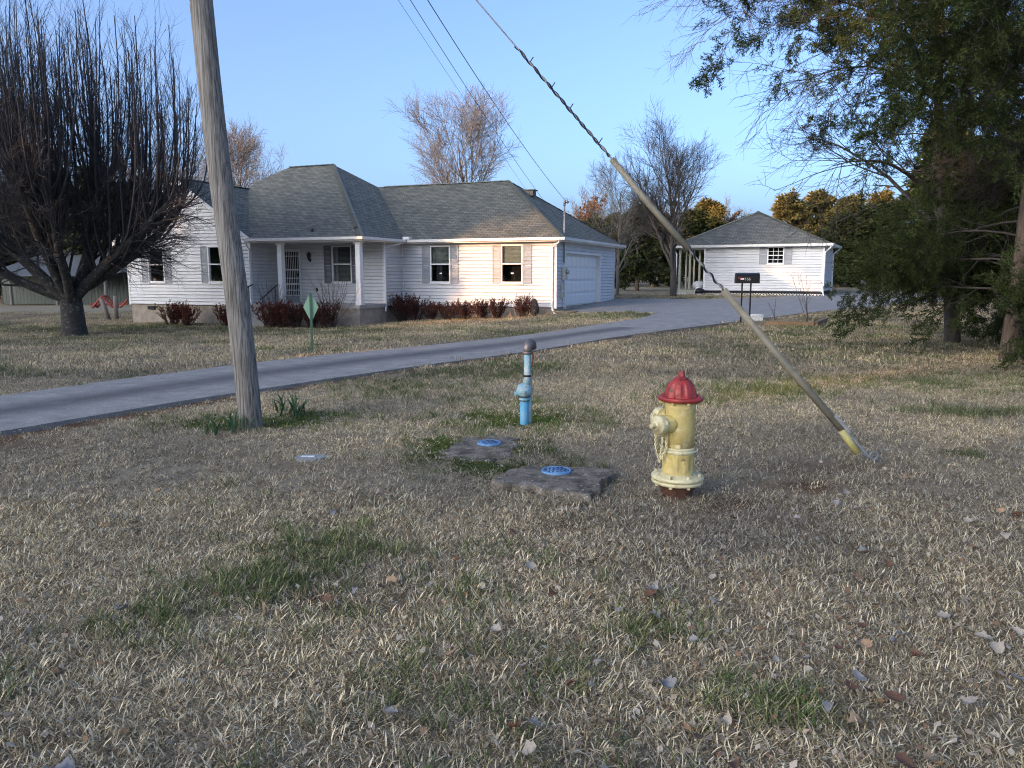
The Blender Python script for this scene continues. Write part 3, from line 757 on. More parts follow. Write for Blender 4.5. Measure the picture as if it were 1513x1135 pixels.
# ------------------------------------------------------------------ tree machinery
def tubes(P, Rr, sides):
    """P (N,K,3), R (N,K) -> verts, quads"""
    N, K, _ = P.shape
    T = np.gradient(P, axis=1); T /= np.linalg.norm(T, axis=2, keepdims=True) + 1e-9
    ref = np.where(np.abs(T[:, :1, 2:3]) > .9, np.array([1., 0, 0]), np.array([0, 0, 1.]))
    A = np.cross(np.broadcast_to(ref, T.shape), T); A /= np.linalg.norm(A, axis=2, keepdims=True) + 1e-9
    B = np.cross(T, A)
    an = np.arange(sides) * 2 * np.pi / sides
    V = P[:, :, None, :] + Rr[:, :, None, None] * (np.cos(an)[None, None, :, None] * A[:, :, None, :] + np.sin(an)[None, None, :, None] * B[:, :, None, :])
    ix = np.arange(N * K * sides).reshape(N, K, sides)
    a = ix[:, :-1]; c = ix[:, 1:]
    Fq = np.stack([a, np.roll(a, -1, 2), np.roll(c, -1, 2), c], -1).reshape(-1, 4)
    return V.reshape(-1, 3), Fq
def unit(v): return v / (np.linalg.norm(v, axis=-1, keepdims=True) + 1e-9)
def grow(rs, start, dirs, length, r0, K, up=0.0, wob=.12, tip=.25, gravity=None):
    """grow N polylines from start (N,3) in dirs (N,3)"""
    N = len(start); P = np.zeros((N, K, 3)); P[:, 0] = start; d = unit(dirs.copy()); st = (length / (K - 1))[:, None]
    upv = np.array([0, 0, 1.0])
    for k in range(1, K):
        d = unit(d + up * upv + rs.randn(N, 3) * wob)
        P[:, k] = P[:, k - 1] + d * st
    Rr = r0[:, None] * (1 - (1 - tip) * np.linspace(0, 1, K)[None, :])
    return P, Rr
def spawn(rs, P, Rr, n, t0, t1, ang, length, K, rfac=.55, rmax=None, rmin=.0015, up=0.0, wob=.12, tip=.25, taper=.5, angvar=.25):
    N, KK, _ = P.shape
    t = (t0 + (t1 - t0) * (np.arange(n)[None, :] + rs.rand(N, n)) / n)
    f = t * (KK - 1); i = np.minimum(f.astype(int), KK - 2); fr = (f - i)[..., None]
    ar = np.arange(N)[:, None]
    pos = P[ar, i] * (1 - fr) + P[ar, i + 1] * fr
    tan = unit(P[ar, i + 1] - P[ar, i])
    rad = Rr[ar, i] * (1 - fr[..., 0]) + Rr[ar, i + 1] * fr[..., 0]
    rnd = rs.randn(N, n, 3); perp = unit(rnd - tan * np.sum(rnd * tan, -1, keepdims=True))
    a = ang * (1 + angvar * rs.randn(N, n))[..., None]
    d = np.cos(a) * tan + np.sin(a) * perp
    Ln = length * (1 - taper * t) * (.7 + .6 * rs.rand(N, n))
    r0 = np.clip(rad * rfac, rmin, rmax if rmax else 9)
    return grow(rs, pos.reshape(-1, 3), d.reshape(-1, 3), Ln.ravel(), r0.ravel(), K, up, wob, tip)
def pack(parts):
    Vs, Fs, o = [], [], 0
    for V, Fq in parts: Vs.append(V); Fs.append(Fq + o); o += len(V)
    return np.concatenate(Vs), np.concatenate(Fs)
M_BARK = mat('grey_bark', (.085, .075, .065), .9, .5, 9, .6, 30, stretch=(1, 1, .25))
M_BARKD = mat('dark_pear_bark', (.045, .042, .040), .9, .5, 7, .7, 25, col2=(.02, .018, .016))
M_TWIG = mat('brown_twigs', (.075, .062, .055), .85, .4, 3)
M_TWIGD = mat('dark_twigs', (.050, .046, .048), .85, .35, 3)
M_TWIGP = mat('pale_twigs', (.17, .15, .13), .85, .3, 3)
M_CEDBARK = mat('cedar_bark', (.17, .125, .095), .95, .5, 14, 1.0, 30, col2=(.05, .036, .028), stretch=(1, 1, .12))

chips(M_BARKD, (.15, .15, .135), 9, .56, .62); chips(M_CEDBARK, (.30, .29, .27), 7, .62, .67)
def bare_tree(seed, h, spread, trunk_r, fork=.25, limbs=7, n2=7, n3=7, n4=6, K=7, limb_ang=.55, rt=.004):
    rs = np.random.RandomState(seed)
    P0, R0 = grow(rs, np.zeros((1, 3)), np.array([[0, 0, 1.]]), np.array([h * .72]), np.array([trunk_r]), 9, .05, .05, .2)
    P1, R1 = spawn(rs, P0, R0, limbs, fork, .92, limb_ang, h * .52 * spread, K, .62, None, .01, .10, .08, .2, .45)
    P2, R2 = spawn(rs, P1, R1, n2, .2, 1, .6, h * .26 * spread, 5, .6, None, rt * 1.6, .08, .10, .3, .45)
    P3, R3 = spawn(rs, P2, R2, n3, .15, 1, .6, h * .13, 4, .65, None, rt, .08, .13, .5, .4)
    P4, R4 = spawn(rs, P3, R3, n4, .2, 1, .6, h * .06, 3, .8, None, rt * .8, .05, .15, .6, .3)
    return tubes(P0, R0, 9), pack([tubes(P1, R1, 6), tubes(P2, R2, 4), tubes(P3, R3, 3), tubes(P4, R4, 3)])
def tree_thing(name, label, loc, trunk, crown, mt, mc, group=None, crown_name='crown'):
    o = thing(name, label, 'tree', loc, 0, group)
    tme = arr_mesh('trunk', *trunk); cme = arr_mesh(crown_name, *crown)
    link('trunk', tme, mt, o, True); link(crown_name, cme, mc, o)
    return o

def needles(rs, P, per, ln, wd, spread=.6, droop=0.0, flat=.5):
    """foliage: every point of P (N,K,3) polylines carries `per` slim leaf quads"""
    N, K, _ = P.shape
    t = rs.rand(N, per); f = t * (K - 1); i = np.minimum(f.astype(int), K - 2); fr = (f - i)[..., None]; ar = np.arange(N)[:, None]
    pos = P[ar, i] * (1 - fr) + P[ar, i + 1] * fr
    tan = unit(P[ar, i + 1] - P[ar, i])
    d = unit(tan + rs.randn(N, per, 3) * spread + np.array([0, 0, -droop]))
    L = ln * (.6 + .8 * rs.rand(N, per, 1)); W = wd * (.7 + .6 * rs.rand(N, per, 1))
    side = unit(np.cross(d, rs.randn(N, per, 3)))
    a = pos; q = pos + d * L
    mid = pos + d * L * .45
    V = np.stack([a, mid + side * W, q, mid - side * W], 2).reshape(-1, 3)
    Fq = np.arange(len(V)).reshape(-1, 4)
    return V, Fq
CED = [(.012, .020, .007), (.028, .040, .012), (.050, .062, .018), (.085, .085, .028)]
M_CED = leaf_mat('cedar_foliage', CED, .75, .12)
M_SUNGOLD = leaf_mat('sunlit_winter_cedar', [(.05, .05, .016), (.12, .10, .03), (.20, .155, .045), (.27, .20, .06)], .8, .15)  # sunlit gold put into the olive-brown winter leaf colour
M_RUST = leaf_mat('rusty_oak_leaves', [(.10, .05, .025), (.17, .085, .04), (.23, .12, .06)], .8, .2)

M_SPRAY = grass_mat('cedar_sprays', [(.014, .024, .008), (.030, .047, .014), (.050, .073, .021), (.080, .098, .032)], .12)
sprays = bpy.data.collections.new('cedar_spray_clumps')
def spray_mesh(seed):
    rs = np.random.RandomState(seed)
    ax, ra = grow(rs, np.zeros((1, 3)), np.array([[0, 0, 1.]]), np.array([.26]), np.array([.003]), 6, 0, .10, .4)
    b1, r1 = spawn(rs, ax, ra, 13, .08, 1, .75, .13, 4, .8, None, .002, 0, .10, .5, .55)
    n1 = needles(rs, b1, 9, .040, .0050, .55); n2 = needles(rs, ax, 16, .045, .0050, .5)
    return pack([n1, n2, tubes(ax, ra, 3)])
def cedar(seed, h, rad, trunk_r, nb, n2, n3, per, ln, wd, z0=.08, droop=.12, shape=None, lean=0.0, twig_r=.006, sides=9, raw=False):
    rs = np.random.RandomState(seed)
    P0, R0 = grow(rs, np.zeros((1, 3)), np.array([[lean, 0, 1.]]), np.array([h]), np.array([trunk_r]), 10, .06, .03, .12)
    t = np.sort(z0 + (1 - z0) * (np.arange(nb) + rs.rand(nb)) / nb); f = t * 9; i = np.minimum(f.astype(int), 8); fr = (f - i)[:, None]
    pos = P0[0][i] * (1 - fr) + P0[0][i + 1] * fr
    az = rs.rand(nb) * 6.283; r_ = np.array([shape(q) if shape else (1 - q) ** .7 + .05 for q in t]) * rad * (.75 + .45 * rs.rand(nb))
    el = .15 + .75 * t + .12 * rs.randn(nb)
    d = np.stack([np.cos(az) * np.cos(el), np.sin(az) * np.cos(el), np.sin(el)], -1)
    P1, R1 = grow(rs, pos, d, r_, np.clip(.16 * trunk_r * (1.15 - t), twig_r * 1.5, 9), 7, -droop * .35, .07, .25)
    P2, R2 = spawn(rs, P1, R1, n2, .22, 1, .75, rad * .34, 5, .6, None, twig_r, -droop * .25, .12, .35, .55)
    P3, R3 = spawn(rs, P2, R2, n3, .15, 1, .7, rad * .15, 4, .7, None, twig_r * .7, -droop * .3, .15, .4, .35)
    if raw: return tubes(P0, R0, sides), pack([tubes(P1, R1, 5), tubes(P2, R2, 3), tubes(P3, R3, 3)]), P3
    fol = needles(rs, P3, per, ln, wd, .55, droop)
    return tubes(P0, R0, sides), pack([tubes(P1, R1, 5), tubes(P2, R2, 3)]), fol
for k_ in range(4):
    me_ = arr_mesh('spray_%d' % k_, *spray_mesh(400 + k_)); me_.materials.append(M_SPRAY); sprays.objects.link(bpy.data.objects.new('spray_%d' % k_, me_))
def cedar_near(name, label, loc, seed, h, rad, trunk_r, nb, n2, n3, per, droop, shape, lean):
    rs = np.random.RandomState(seed)
    tr, br, P3 = cedar(seed, h, rad, trunk_r, nb, n2, n3, 1, .1, .01, .06, droop, shape, lean, raw=True)
    o = thing(name, label, 'tree', loc); link('trunk', arr_mesh('trunk', *tr), M_CEDBARK, o, True); link('branches', arr_mesh('branches', *br), M_TWIG, o)
    N_, K_, _ = P3.shape; t = rs.rand(N_, per) * .95; f = t * (K_ - 1); i = np.minimum(f.astype(int), K_ - 2); fr = (f - i)[..., None]; ar = np.arange(N_)[:, None]
    pos = (P3[ar, i] * (1 - fr) + P3[ar, i + 1] * fr).reshape(-1, 3)
    d = unit(unit(P3[ar, i + 1] - P3[ar, i]) + rs.randn(N_, per, 3) * .45 + np.array([0, 0, .12])).reshape(-1, 3)
    rot = np.stack([np.zeros(len(d)), np.arccos(np.clip(d[:, 2], -1, 1)), np.arctan2(d[:, 1], d[:, 0])], -1)
    tn = np.clip(.5 + .28 * rs.randn(len(d)) + .25 * (fbm(pos[:, 0] * 1.3 + 50, pos[:, 2] * 1.3 + 50, 2) - .5), 0, 1)
    instancer('crown', pos, rs.randint(0, 4, len(d)), tn, rot, rs.uniform(.75, 1.3, len(d)), sprays, o)
    return o
def cedar_thing(name, label, loc, parts, mt=M_CEDBARK, mf=M_CED, group=None, scale=1, rz=0):
    o = thing(name, label, 'tree', loc, rz, group); o.scale = (scale,) * 3
    link('trunk', arr_mesh('trunk', *parts[0]), mt, o, True); link('branches', arr_mesh('branches', *parts[1]), M_TWIG, o); link('crown', arr_mesh('crown', *parts[2]), mf, o)
    return o

# ------------------------------------------------------------------ pear tree on the left
def pear():
    rs = np.random.RandomState(11)
    P0, R0 = grow(rs, np.array([[0, 0, -.15]]), np.array([[0.02, 0, 1.]]), np.array([1.75]), np.array([.40]), 8, .05, .02, .78)
    R0[0, 0] = .50; R0[0, 1] = .42
    nl = 14; az = np.arange(nl) * 2.4 + rs.rand(nl) * .5; el = np.array([.42, .75, 1.0, .5, 1.15, .62, .36, .85, 1.25, .55, .95, .45, .7, 1.1])
    d = np.stack([np.cos(az) * np.cos(el), np.sin(az) * np.cos(el), np.sin(el)], -1)
    start = np.array([[0, 0, 1.0]]) + np.stack([np.cos(az) * .15, np.sin(az) * .15, .1 + .5 * rs.rand(nl)], -1)
    # two heavy limbs reaching towards the house
    d[0] = (.93, -.15, .34); d[3] = (.72, .2, .62); d[6] = (-.9, -.3, .35)
    P1, R1 = grow(rs, start, d, np.full(nl, 4.6) * (.8 + .35 * rs.rand(nl)), .15 + .07 * rs.rand(nl), 9, .06, .05, .35)
    # upright water sprouts
    P2, R2 = spawn(rs, P1, R1, 17, .22, 1.0, .75, 6.6, 9, .42, .042, .016, .55, .05, .3, .36)
    top = P2[:, -1, 2]; lim = 11.6 - .075 * (P2[:, -1, 0] ** 2 + P2[:, -1, 1] ** 2)
    s = np.clip(lim / np.maximum(top, .1), .35, 1.0)[:, None]
    base = P2[:, :1]; P2 = base + (P2 - base) * s[:, :, None]
    P3, R3 = spawn(rs, P2, R2, 11, .12, 1.0, .42, 1.5, 5, .5, .011, .0055, .12, .08, .5, .45)
    P4, R4 = spawn(rs, P3, R3, 4, .2, 1.0, .5, .5, 3, .7, .006, .0034, .08, .12, .6, .3)
    # drooping outer twigs
    P5, R5 = spawn(rs, P1, R1, 26, .35, 1.0, .8, 1.9, 6, .3, .02, .007, -.03, .09, .35, .3)
    P6, R6 = spawn(rs, P5, R5, 9, .15, 1.0, .6, .8, 4, .6, .008, .004, .0, .12, .5, .3)
    P7, R7 = spawn(rs, P6, R6, 4, .2, 1.0, .6, .35, 3, .7, .005, .0032, .02, .12, .6, .3)
    return pack([tubes(P0, R0, 16), tubes(P1, R1, 9)]), pack([tubes(P2, R2, 5), tubes(P3, R3, 3), tubes(P4, R4, 3), tubes(P5, R5, 4), tubes(P6, R6, 3), tubes(P7, R7, 3)])
pt = pear()
tree_thing('pear_tree', 'large dark leafless tree with dense upright shoots and low spreading limbs beside the house', (-14.75, 25.9, gzf(-14.75, 25.9)), pt[0], pt[1], M_BARKD, M_TWIGD)

# ------------------------------------------------------------------ cedars and bare tree at the right
def wide(q): return .52 + .48 * min(1, max(0, (q - .20) / .2)) if q < .8 else 1.0 * (1 - q) / .2 + .12
cedar_near('cedar_tree', 'big shaggy dark green cedar with low sweeping branches near the timber edging', (8.35, 12.9, gzf(8.3, 12.9)), 5, 11.0, 4.25, .135, 84, 10, 7, 3, .26, wide, .03)
cedar_near('cedar_tree', 'second dark cedar standing close behind the big shaggy one', (11.6, 16.2, gzf(11.6, 16.2)), 6, 11.5, 4.0, .15, 62, 9, 7, 3, .26, wide, .01)
def arch_tree(seed, h, reach):
    rs = np.random.RandomState(seed)
    P0, R0 = grow(rs, np.zeros((1, 3)), np.array([[-.12, 0, 1.]]), np.array([h]), np.array([.16]), 10, .04, .05, .2)
    P1, R1 = spawn(rs, P0, R0, 26, .22, 1, .85, reach, 9, .4, .06, .02, .02, .06, .2, .25)
    # arching over: bend the outer half down
    k = np.linspace(0, 1, P1.shape[1])[None, :]; P1[:, :, 2] -= (k ** 2.2) * reach * .30
    P2, R2 = spawn(rs, P1, R1, 11, .2, 1, .6, reach * .38, 6, .5, None, .008, -.05, .09, .3, .45)
    P3, R3 = spawn(rs, P2, R2, 7, .15, 1, .6, reach * .17, 4, .6, None, .0055, -.03, .12, .4, .4)
    P4, R4 = spawn(rs, P3, R3, 4, .2, 1, .6, reach * .07, 3, .7, None, .004, 0, .14, .5, .3)
    return tubes(P0, R0, 9), pack([tubes(P1, R1, 6), tubes(P2, R2, 4), tubes(P3, R3, 3), tubes(P4, R4, 3)])
at_ = arch_tree(21, 8.5, 5.9)
tree_thing('arching_tree', 'leafless tree with arching twiggy branches reaching out from behind the cedars', (9.3, 16.2, gzf(9.3, 16.2)), at_[0], at_[1], M_BARK, M_TWIG)
at_ = arch_tree(22, 4.2, 3.0)
tree_thing('sapling', 'low leafless sapling tangled under the cedar boughs', (10.6, 14.6, gzf(10.6, 14.6)), at_[0], at_[1], M_BARK, M_TWIG)

# ------------------------------------------------------------------ trees behind the buildings
def T(px, Y): return (px - 756.5) / 1137 * Y * .99
bt = bare_tree(31, 15.5, .95, .24, .22, 11, 9, 8, 7, rt=.011)
tree_thing('bare_tree', 'rounded leafless tree rising behind the garage roof ridge', (T(700, 62), 62, .2), *bt, M_BARK, M_TWIGP, 'leafless trees behind the buildings')
bt = bare_tree(32, 13.4, 1.0, .24, .2, 11, 9, 8, 7, rt=.011)
tree_thing('bare_tree', 'leafless spreading tree behind the left gable of the house', (T(345, 62), 62, -.4), *bt, M_BARK, M_TWIGP, 'leafless trees behind the buildings')
bt = bare_tree(33, 8.4, .95, .19, .16, 13, 9, 7, 6, limb_ang=.45, rt=.007)
tree_thing('bare_tree', 'tall leafless tree growing beside the outbuilding porch', (8.44, 40.6, .26), *bt, M_BARK, M_TWIG, 'leafless trees behind the buildings')
bt = bare_tree(34, 7.6, .9, .10, .05, 12, 7, 6, 5, limb_ang=.6, rt=.006)
tree_thing('bare_tree', 'slim pale leafless tree at the back corner of the garage', (5.75, 42.3, .28), *bt, M_TWIGP, M_TWIGP, 'leafless trees behind the buildings')
for i, (px, Y, hh, lab) in enumerate(((865, 66, 7.6, 'russet leaved oak beyond the garage end'), (1085, 70, 6.6, 'russet leaved oak behind the peak of the outbuilding roof'), (930, 74, 6.8, 'russet leaved oak between the garage and the outbuilding'))):
    rs = np.random.RandomState(40 + i)
    b_ = bare_tree(40 + i, hh, 1.0, .16, .2, 10, 7, 6, 4, rt=.012)
    o = tree_thing('oak_tree', lab, (T(px, Y), Y, .5), *b_, M_BARK, M_TWIGP, 'russet oaks behind the buildings')
    rs2 = np.random.RandomState(80 + i)
    P0, R0 = grow(rs2, np.zeros((1, 3)), np.array([[0, 0, 1.]]), np.array([hh * .72]), np.array([.16]), 9, .05, .05, .2)
    P1, R1 = spawn(rs2, P0, R0, 14, .3, .95, .7, hh * .4, 6, .6, None, .01, .08, .1, .2, .4)
    P2, R2 = spawn(rs2, P1, R1, 8, .3, 1, .7, hh * .2, 4, .6, None, .01, .05, .1, .3, .4)
    link('leaves', arr_mesh('leaves', *needles(rs2, P2, 22, .22, .07, 1.2)), M_RUST, o)
far_src = []
for s_ in range(3):
    far_src.append(cedar(60 + s_, 8.0, 2.5, .2, 46, 8, 5, 9, .34, .055, .10, .10, (lambda q: (1 - q) ** .65 + .04), 0, .012, 7))
far_me = []
for k, p in enumerate(far_src):
    far_me.append((arr_mesh('trunk', *p[0]), arr_mesh('branches', *p[1]), arr_mesh('crown', *p[2])))
def far_cedar(k, loc, sc, rz, mf, label, group, sxy=1.0):
    o = thing('cedar_tree', label, 'tree', loc, rz, group); o.scale = (sc * sxy, sc * sxy, sc)
    a, b_, c = far_me[k]
    for nme, me_, m_ in (('trunk', a, M_CEDBARK), ('branches', b_, M_TWIG), ('crown', c, mf)):
        q = bpy.data.objects.new(nme, me_); COL.objects.link(q); q.parent = o
        if not me_.materials: me_.materials.append(m_)
        if nme == 'crown': q.material_slots[0].link = 'OBJECT'; q.material_slots[0].material = mf
    return o
rr = random.Random(5)
far_cedar(0, (7.9, 49, .4), .62, .3, M_CED, 'dark low crowned cedar with a short bare trunk on the back lawn', 'cedars behind the buildings', 1.15)
G1 = 'cedars behind the buildings'
back = [(1048, 66, .82, M_SUNGOLD, 'golden lit cedar over the left slope of the outbuilding roof, behind the leafless tree'), (1168, 60, .80, M_SUNGOLD, 'golden cedar rising over the right slope of the outbuilding roof'), (1213, 62, .84, M_SUNGOLD, 'tall golden cedar past the right corner of the outbuilding'), (1258, 60, .78, M_SUNGOLD, 'golden cedar at the dark edge past the outbuilding'),
        (1305, 63, .85, M_SUNGOLD, 'olive cedar behind the big shaggy cedar boughs')]
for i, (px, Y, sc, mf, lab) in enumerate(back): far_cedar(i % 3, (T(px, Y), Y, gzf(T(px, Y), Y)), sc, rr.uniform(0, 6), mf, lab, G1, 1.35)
for i in range(9):                                             # dark cedars between garage and shed and past it
    px = [880, 905, 965, 1025, 1060, 1110, 1240, 1285, 1345][i]; Y = [58, 64, 56, 60, 64, 66, 56, 55, 58][i]
    far_cedar((i + 1) % 3, (T(px, Y), Y, gzf(T(px, Y), Y)), [.58, .66, .62, .66, .62, .66, .6, .66, .9][i], rr.uniform(0, 6), M_CED, ['dark evergreen cedar whose crown starts at the far eave of the garage', 'dark evergreen cedar just right of the slim pale tree at the garage', 'dark evergreen cedar behind the low crowned cedar on the back lawn', 'dark evergreen cedar behind the tall leafless tree by the outbuilding porch', 'dark evergreen cedar behind the left slope of the outbuilding roof', 'dark evergreen cedar hidden behind the peak of the outbuilding roof', 'dark evergreen cedar touching the right corner of the outbuilding', 'dark evergreen cedar past the outbuilding, below the golden ones', 'dark evergreen cedar past the outbuilding, half behind the near cedar boughs'][i], 'dark cedar screen behind the outbuilding', 1.6)
for i in range(7):
    px = [1390, 1440, 1490, 1540, 1600, 1420, 1500][i]; Y = [50, 56, 47, 58, 50, 70, 72][i]
    far_cedar(i % 3, (T(px, Y), Y, gzf(T(px, Y), Y)), rr.uniform(1.0, 1.4), rr.uniform(0, 6), M_CED, 'dark cedar of the wood beyond the end of the paving', 'cedars beyond the paving', 1.15)
for i in range(13):
    px = [-140, -80, -30, 15, 60, 100, 138, 165, 190, 215, 240, 262, 290][i]; Y = [64, 70, 62, 72, 66, 74, 64, 70, 60, 68, 74, 66, 76][i]
    far_cedar(i % 3, (T(px, Y), Y, -.75), [1.2, 1.3, 1.1, 1.2, 1.15, 1.3, 1.25, 1.1, 1.05, 1.0, .95, .8, .8][i], rr.uniform(0, 6), M_CED, 'dark cedar of the wood behind the barn', 'cedars behind the barn', 1.15)
for i, (px, Y) in enumerate(((410, 78), (452, 84), (398, 90))):
    far_cedar(i % 3, (T(px, Y), Y, -.4), [1.15, 1.35, 1.3][i], rr.uniform(0, 6), M_CED, 'far cedar whose tip shows just above the main roof', 'cedar tips above the main roof', .8)
# leafless woods far behind
wood = [bare_tree(70 + k, 12, 1.0, .18, .2, 9, 7, 6, 4, rt=.016) for k in range(2)]
wood_me = [(arr_mesh('trunk', *w_[0]), arr_mesh('crown', *w_[1])) for w_ in wood]
for i in range(16):
    px = [-120, -40, 30, 95, 170, 250, 300, 905, 960, 1035, 1090, 1150, 1290, 1360, 1430, 1510][i]; Y = rr.uniform(80, 98); sc = rr.uniform(.75, 1.05) * (1.1 if px < 400 else .72)
    o = thing('woodland_tree', 'distant leafless woodland tree behind the cedars', 'tree', (T(px, Y), Y, gzf(T(px, Y), Y)), rr.uniform(0, 6), 'distant leafless woods'); o.scale = (sc,) * 3
    for nme, me_, m_ in (('trunk', wood_me[i % 2][0], M_BARK), ('crown', wood_me[i % 2][1], M_TWIGP)):
        q = bpy.data.objects.new(nme, me_); COL.objects.link(q); q.parent = o
        if not me_.materials: me_.materials.append(m_)
# low scrub that closes the view under the woods
rs = np.random.RandomState(90)
def scrub(x0, x1, Y, n_, h):
    b0 = np.stack([rs.uniform(x0, x1, n_), Y + rs.uniform(-3, 5, n_), np.zeros(n_)], -1); b0[:, 2] = gz(b0[:, 0], b0[:, 1]) - .1
    P, Rr = grow(rs, b0, rs.randn(n_, 3) * .45 + np.array([0, 0, 1.]), rs.uniform(.5, 1.0, n_) * h, np.full(n_, .02), 5, .03, .12, .3)
    P2, R2 = spawn(rs, P, Rr, 6, .2, 1, .6, h * .4, 4, .6, None, .012, .03, .15, .4, .3)
    return pack([tubes(P, Rr, 3), tubes(P2, R2, 3), needles(rs, P2, 5, .30, .06, 1.0)])
for (x0, x1, Y, n_, h, lab) in ((-75, -14, 80, 700, 3.6, 'tangled brush at the foot of the far left woods'), (2, 75, 76, 900, 3.8, 'tangled brush at the foot of the woods behind the outbuilding')):
    o = link('woodland_brush', arr_mesh('woodland_brush', *scrub(x0, x1, Y, n_, h)), M_CED); tag(o, lab, 'brush', kind='stuff')

# ------------------------------------------------------------------ tree rows outside the view, heights and gaps set to shape sun and shade
Sv = np.array([SUN_TO.x, SUN_TO.y]); Pv = np.array([.626, -.78])
i = 0
for row, (a0, s0) in enumerate(((62, 1.0), (68, .62))):  # second, lower row added to close sun leaks through the first
    w = -74.0 + row * 1.6
    while w < 34:
        a = a0 + rr.uniform(-2, 2); p = Sv * a + Pv * w
        if -28.0 < w < -20.0: sc, sq = 1.28 * s0, 1.1
        elif -38.4 < w < -35.4: sc, sq = 1.35 * s0, .9               # lower trees: a gap the sun shines through
        elif w < -20: sc, sq = rr.uniform(2.05, 2.4) * s0, .85
        else: sc, sq = rr.uniform(1.85, 2.05) * s0, .95
        far_cedar(i % 3, (p[0], p[1], 0), sc, rr.uniform(0, 6), M_CED, 'tall unseen cedar in the rows set to shade the lawn', 'unseen shade row cedars', sq)
        w += rr.uniform(2.4, 3.3); i += 1

pine = cedar(66, 23, 4.6, .28, 70, 8, 5, 10, .5, .09, .69, .0, (lambda q: .75 + .25 * math.sin(3.1 * min(1, max(0, (q - .62) / .38)))), 0, .012, 7)  # added out of view: high crowns keep sun off the shed and upper walls
pine_me = (arr_mesh('trunk', *pine[0]), arr_mesh('branches', *pine[1]), arr_mesh('crown', *pine[2]))
for j, w in enumerate((-28.6, -26.2, -23.8, -21.6)):
    p = Sv * (64 + (j % 2) * 2) + Pv * w
    o = thing('shade_pine', 'tall bare trunked pine added out of view to shade the outbuilding', 'tree', (p[0], p[1], 0), j * 1.3, 'added shade pines out of view')
    for nme, me_, m_ in (('trunk', pine_me[0], M_CEDBARK), ('branches', pine_me[1], M_TWIG), ('crown', pine_me[2], M_CED)):
        q = bpy.data.objects.new(nme, me_); COL.objects.link(q); q.parent = o
        if not me_.materials: me_.materials.append(m_)

# ------------------------------------------------------------------ red-leaved shrubs and twiggy bushes along the house
M_BARB = leaf_mat('dark_red_leaves', [(.028, .010, .010), (.055, .016, .015), (.085, .024, .020), (.06, .03, .02)], .65, .15)
M_RUSTB = leaf_mat('rust_red_leaves', [(.07, .02, .012), (.15, .035, .02), (.20, .06, .03)], .65, .15)
def shrub(seed, h, w_):
    rs = np.random.RandomState(seed); n_ = 34; az = rs.rand(n_) * 6.283; sp_ = rs.rand(n_) ** .6
    b0 = np.stack([np.cos(az) * .15 * sp_, np.sin(az) * .15 * sp_, np.zeros(n_)], -1)
    d = np.stack([np.cos(az) * sp_ * w_ / h, np.sin(az) * sp_ * w_ / h, np.ones(n_)], -1)
    P, Rr = grow(rs, b0, d, rs.uniform(.75, 1.1, n_) * h, np.full(n_, .009), 5, .02, .07, .4)
    P2, R2 = spawn(rs, P, Rr, 5, .2, .95, .5, h * .35, 4, .6, None, .004, .1, .1, .5, .3)
    V1 = needles(rs, P, 22, .06, .014, .8); V2 = needles(rs, P2, 12, .06, .014, .8)
    return arr_mesh('stems', *pack([tubes(P, Rr, 4), tubes(P2, R2, 3)])), arr_mesh('leaves', *pack([V1, V2]))
SHR = [shrub(100 + k, .82, .42) for k in range(3)]
spots = [(-15.0, 1.05, 1.35, 1, 'rust red shrub under the left gable, first of the row by the crawl space'), (-14.35, .95, 1.15, 1, 'rust red shrub second in the row under the left gable'), (-12.2, 1.0, 1.2, 1, 'rust red shrub by the porch steps handrail'), (-9.9, .95, 1.25, 1, 'rust red shrub below the twiggy bush left of the front door'), (-9.35, .9, 1.15, 1, 'rust red shrub below the front door'), (-8.75, .95, 1.1, 0, 'dark red shrub before the porch, between the door and the porch window'), (-8.05, .9, 1.0, 0, 'dark red shrub below the left edge of the porch window'),
         (-7.35, 1.0, 1.1, 0, 'dark red shrub at the foot of the twiggy bush below the porch window'), (-6.2, 1.05, 1.2, 0, 'dark red shrub just right of the porch corner post'), (-5.65, 1.0, 1.1, 0, 'dark red shrub filling the inside corner of the house'), (-4.9, .95, 1.05, 0, 'dark red shrub below the left shutter of the middle window'), (-4.25, .8, 1.0, 0, 'dark red shrub right of the middle window'), (-3.45, .95, 1.0, 0, 'dark red shrub on the bare wall between the two front windows'), (-2.75, .9, .95, 0, 'dark red shrub left of the window nearest the garage'), (-2.1, .95, 1.0, 0, 'dark red shrub below the window nearest the garage'), (-1.05, .85, 1.0, 0, 'dark red shrub last in the row near the garage corner')]
for i, (hx, off, sc, red, lab) in enumerate(spots):
    yb = -3.4 if hx < -11.9 else (-3.65 if hx < -6.7 else 0)
    p = hw(hx, yb - off)
    o = thing('shrub', lab, 'shrub', (p[0], p[1], gzf(*p) - .02), i * 1.7, 'shrubs along the house front'); o.scale = (sc * (.85 + .25 * ((i * 37) % 10) / 10), sc * (.8 + .25 * ((i * 53) % 10) / 10), sc * (.82 + .3 * ((i * 71) % 10) / 10))
    for nme, me_, m_ in (('stems', SHR[i % 3][0], M_TWIG), ('leaves', SHR[i % 3][1], M_BARB)):
        q = bpy.data.objects.new(nme, me_); COL.objects.link(q); q.parent = o
        if not me_.materials: me_.materials.append(m_)
        if nme == 'leaves': q.material_slots[0].link = 'OBJECT'; q.material_slots[0].material = M_RUSTB if red else M_BARB
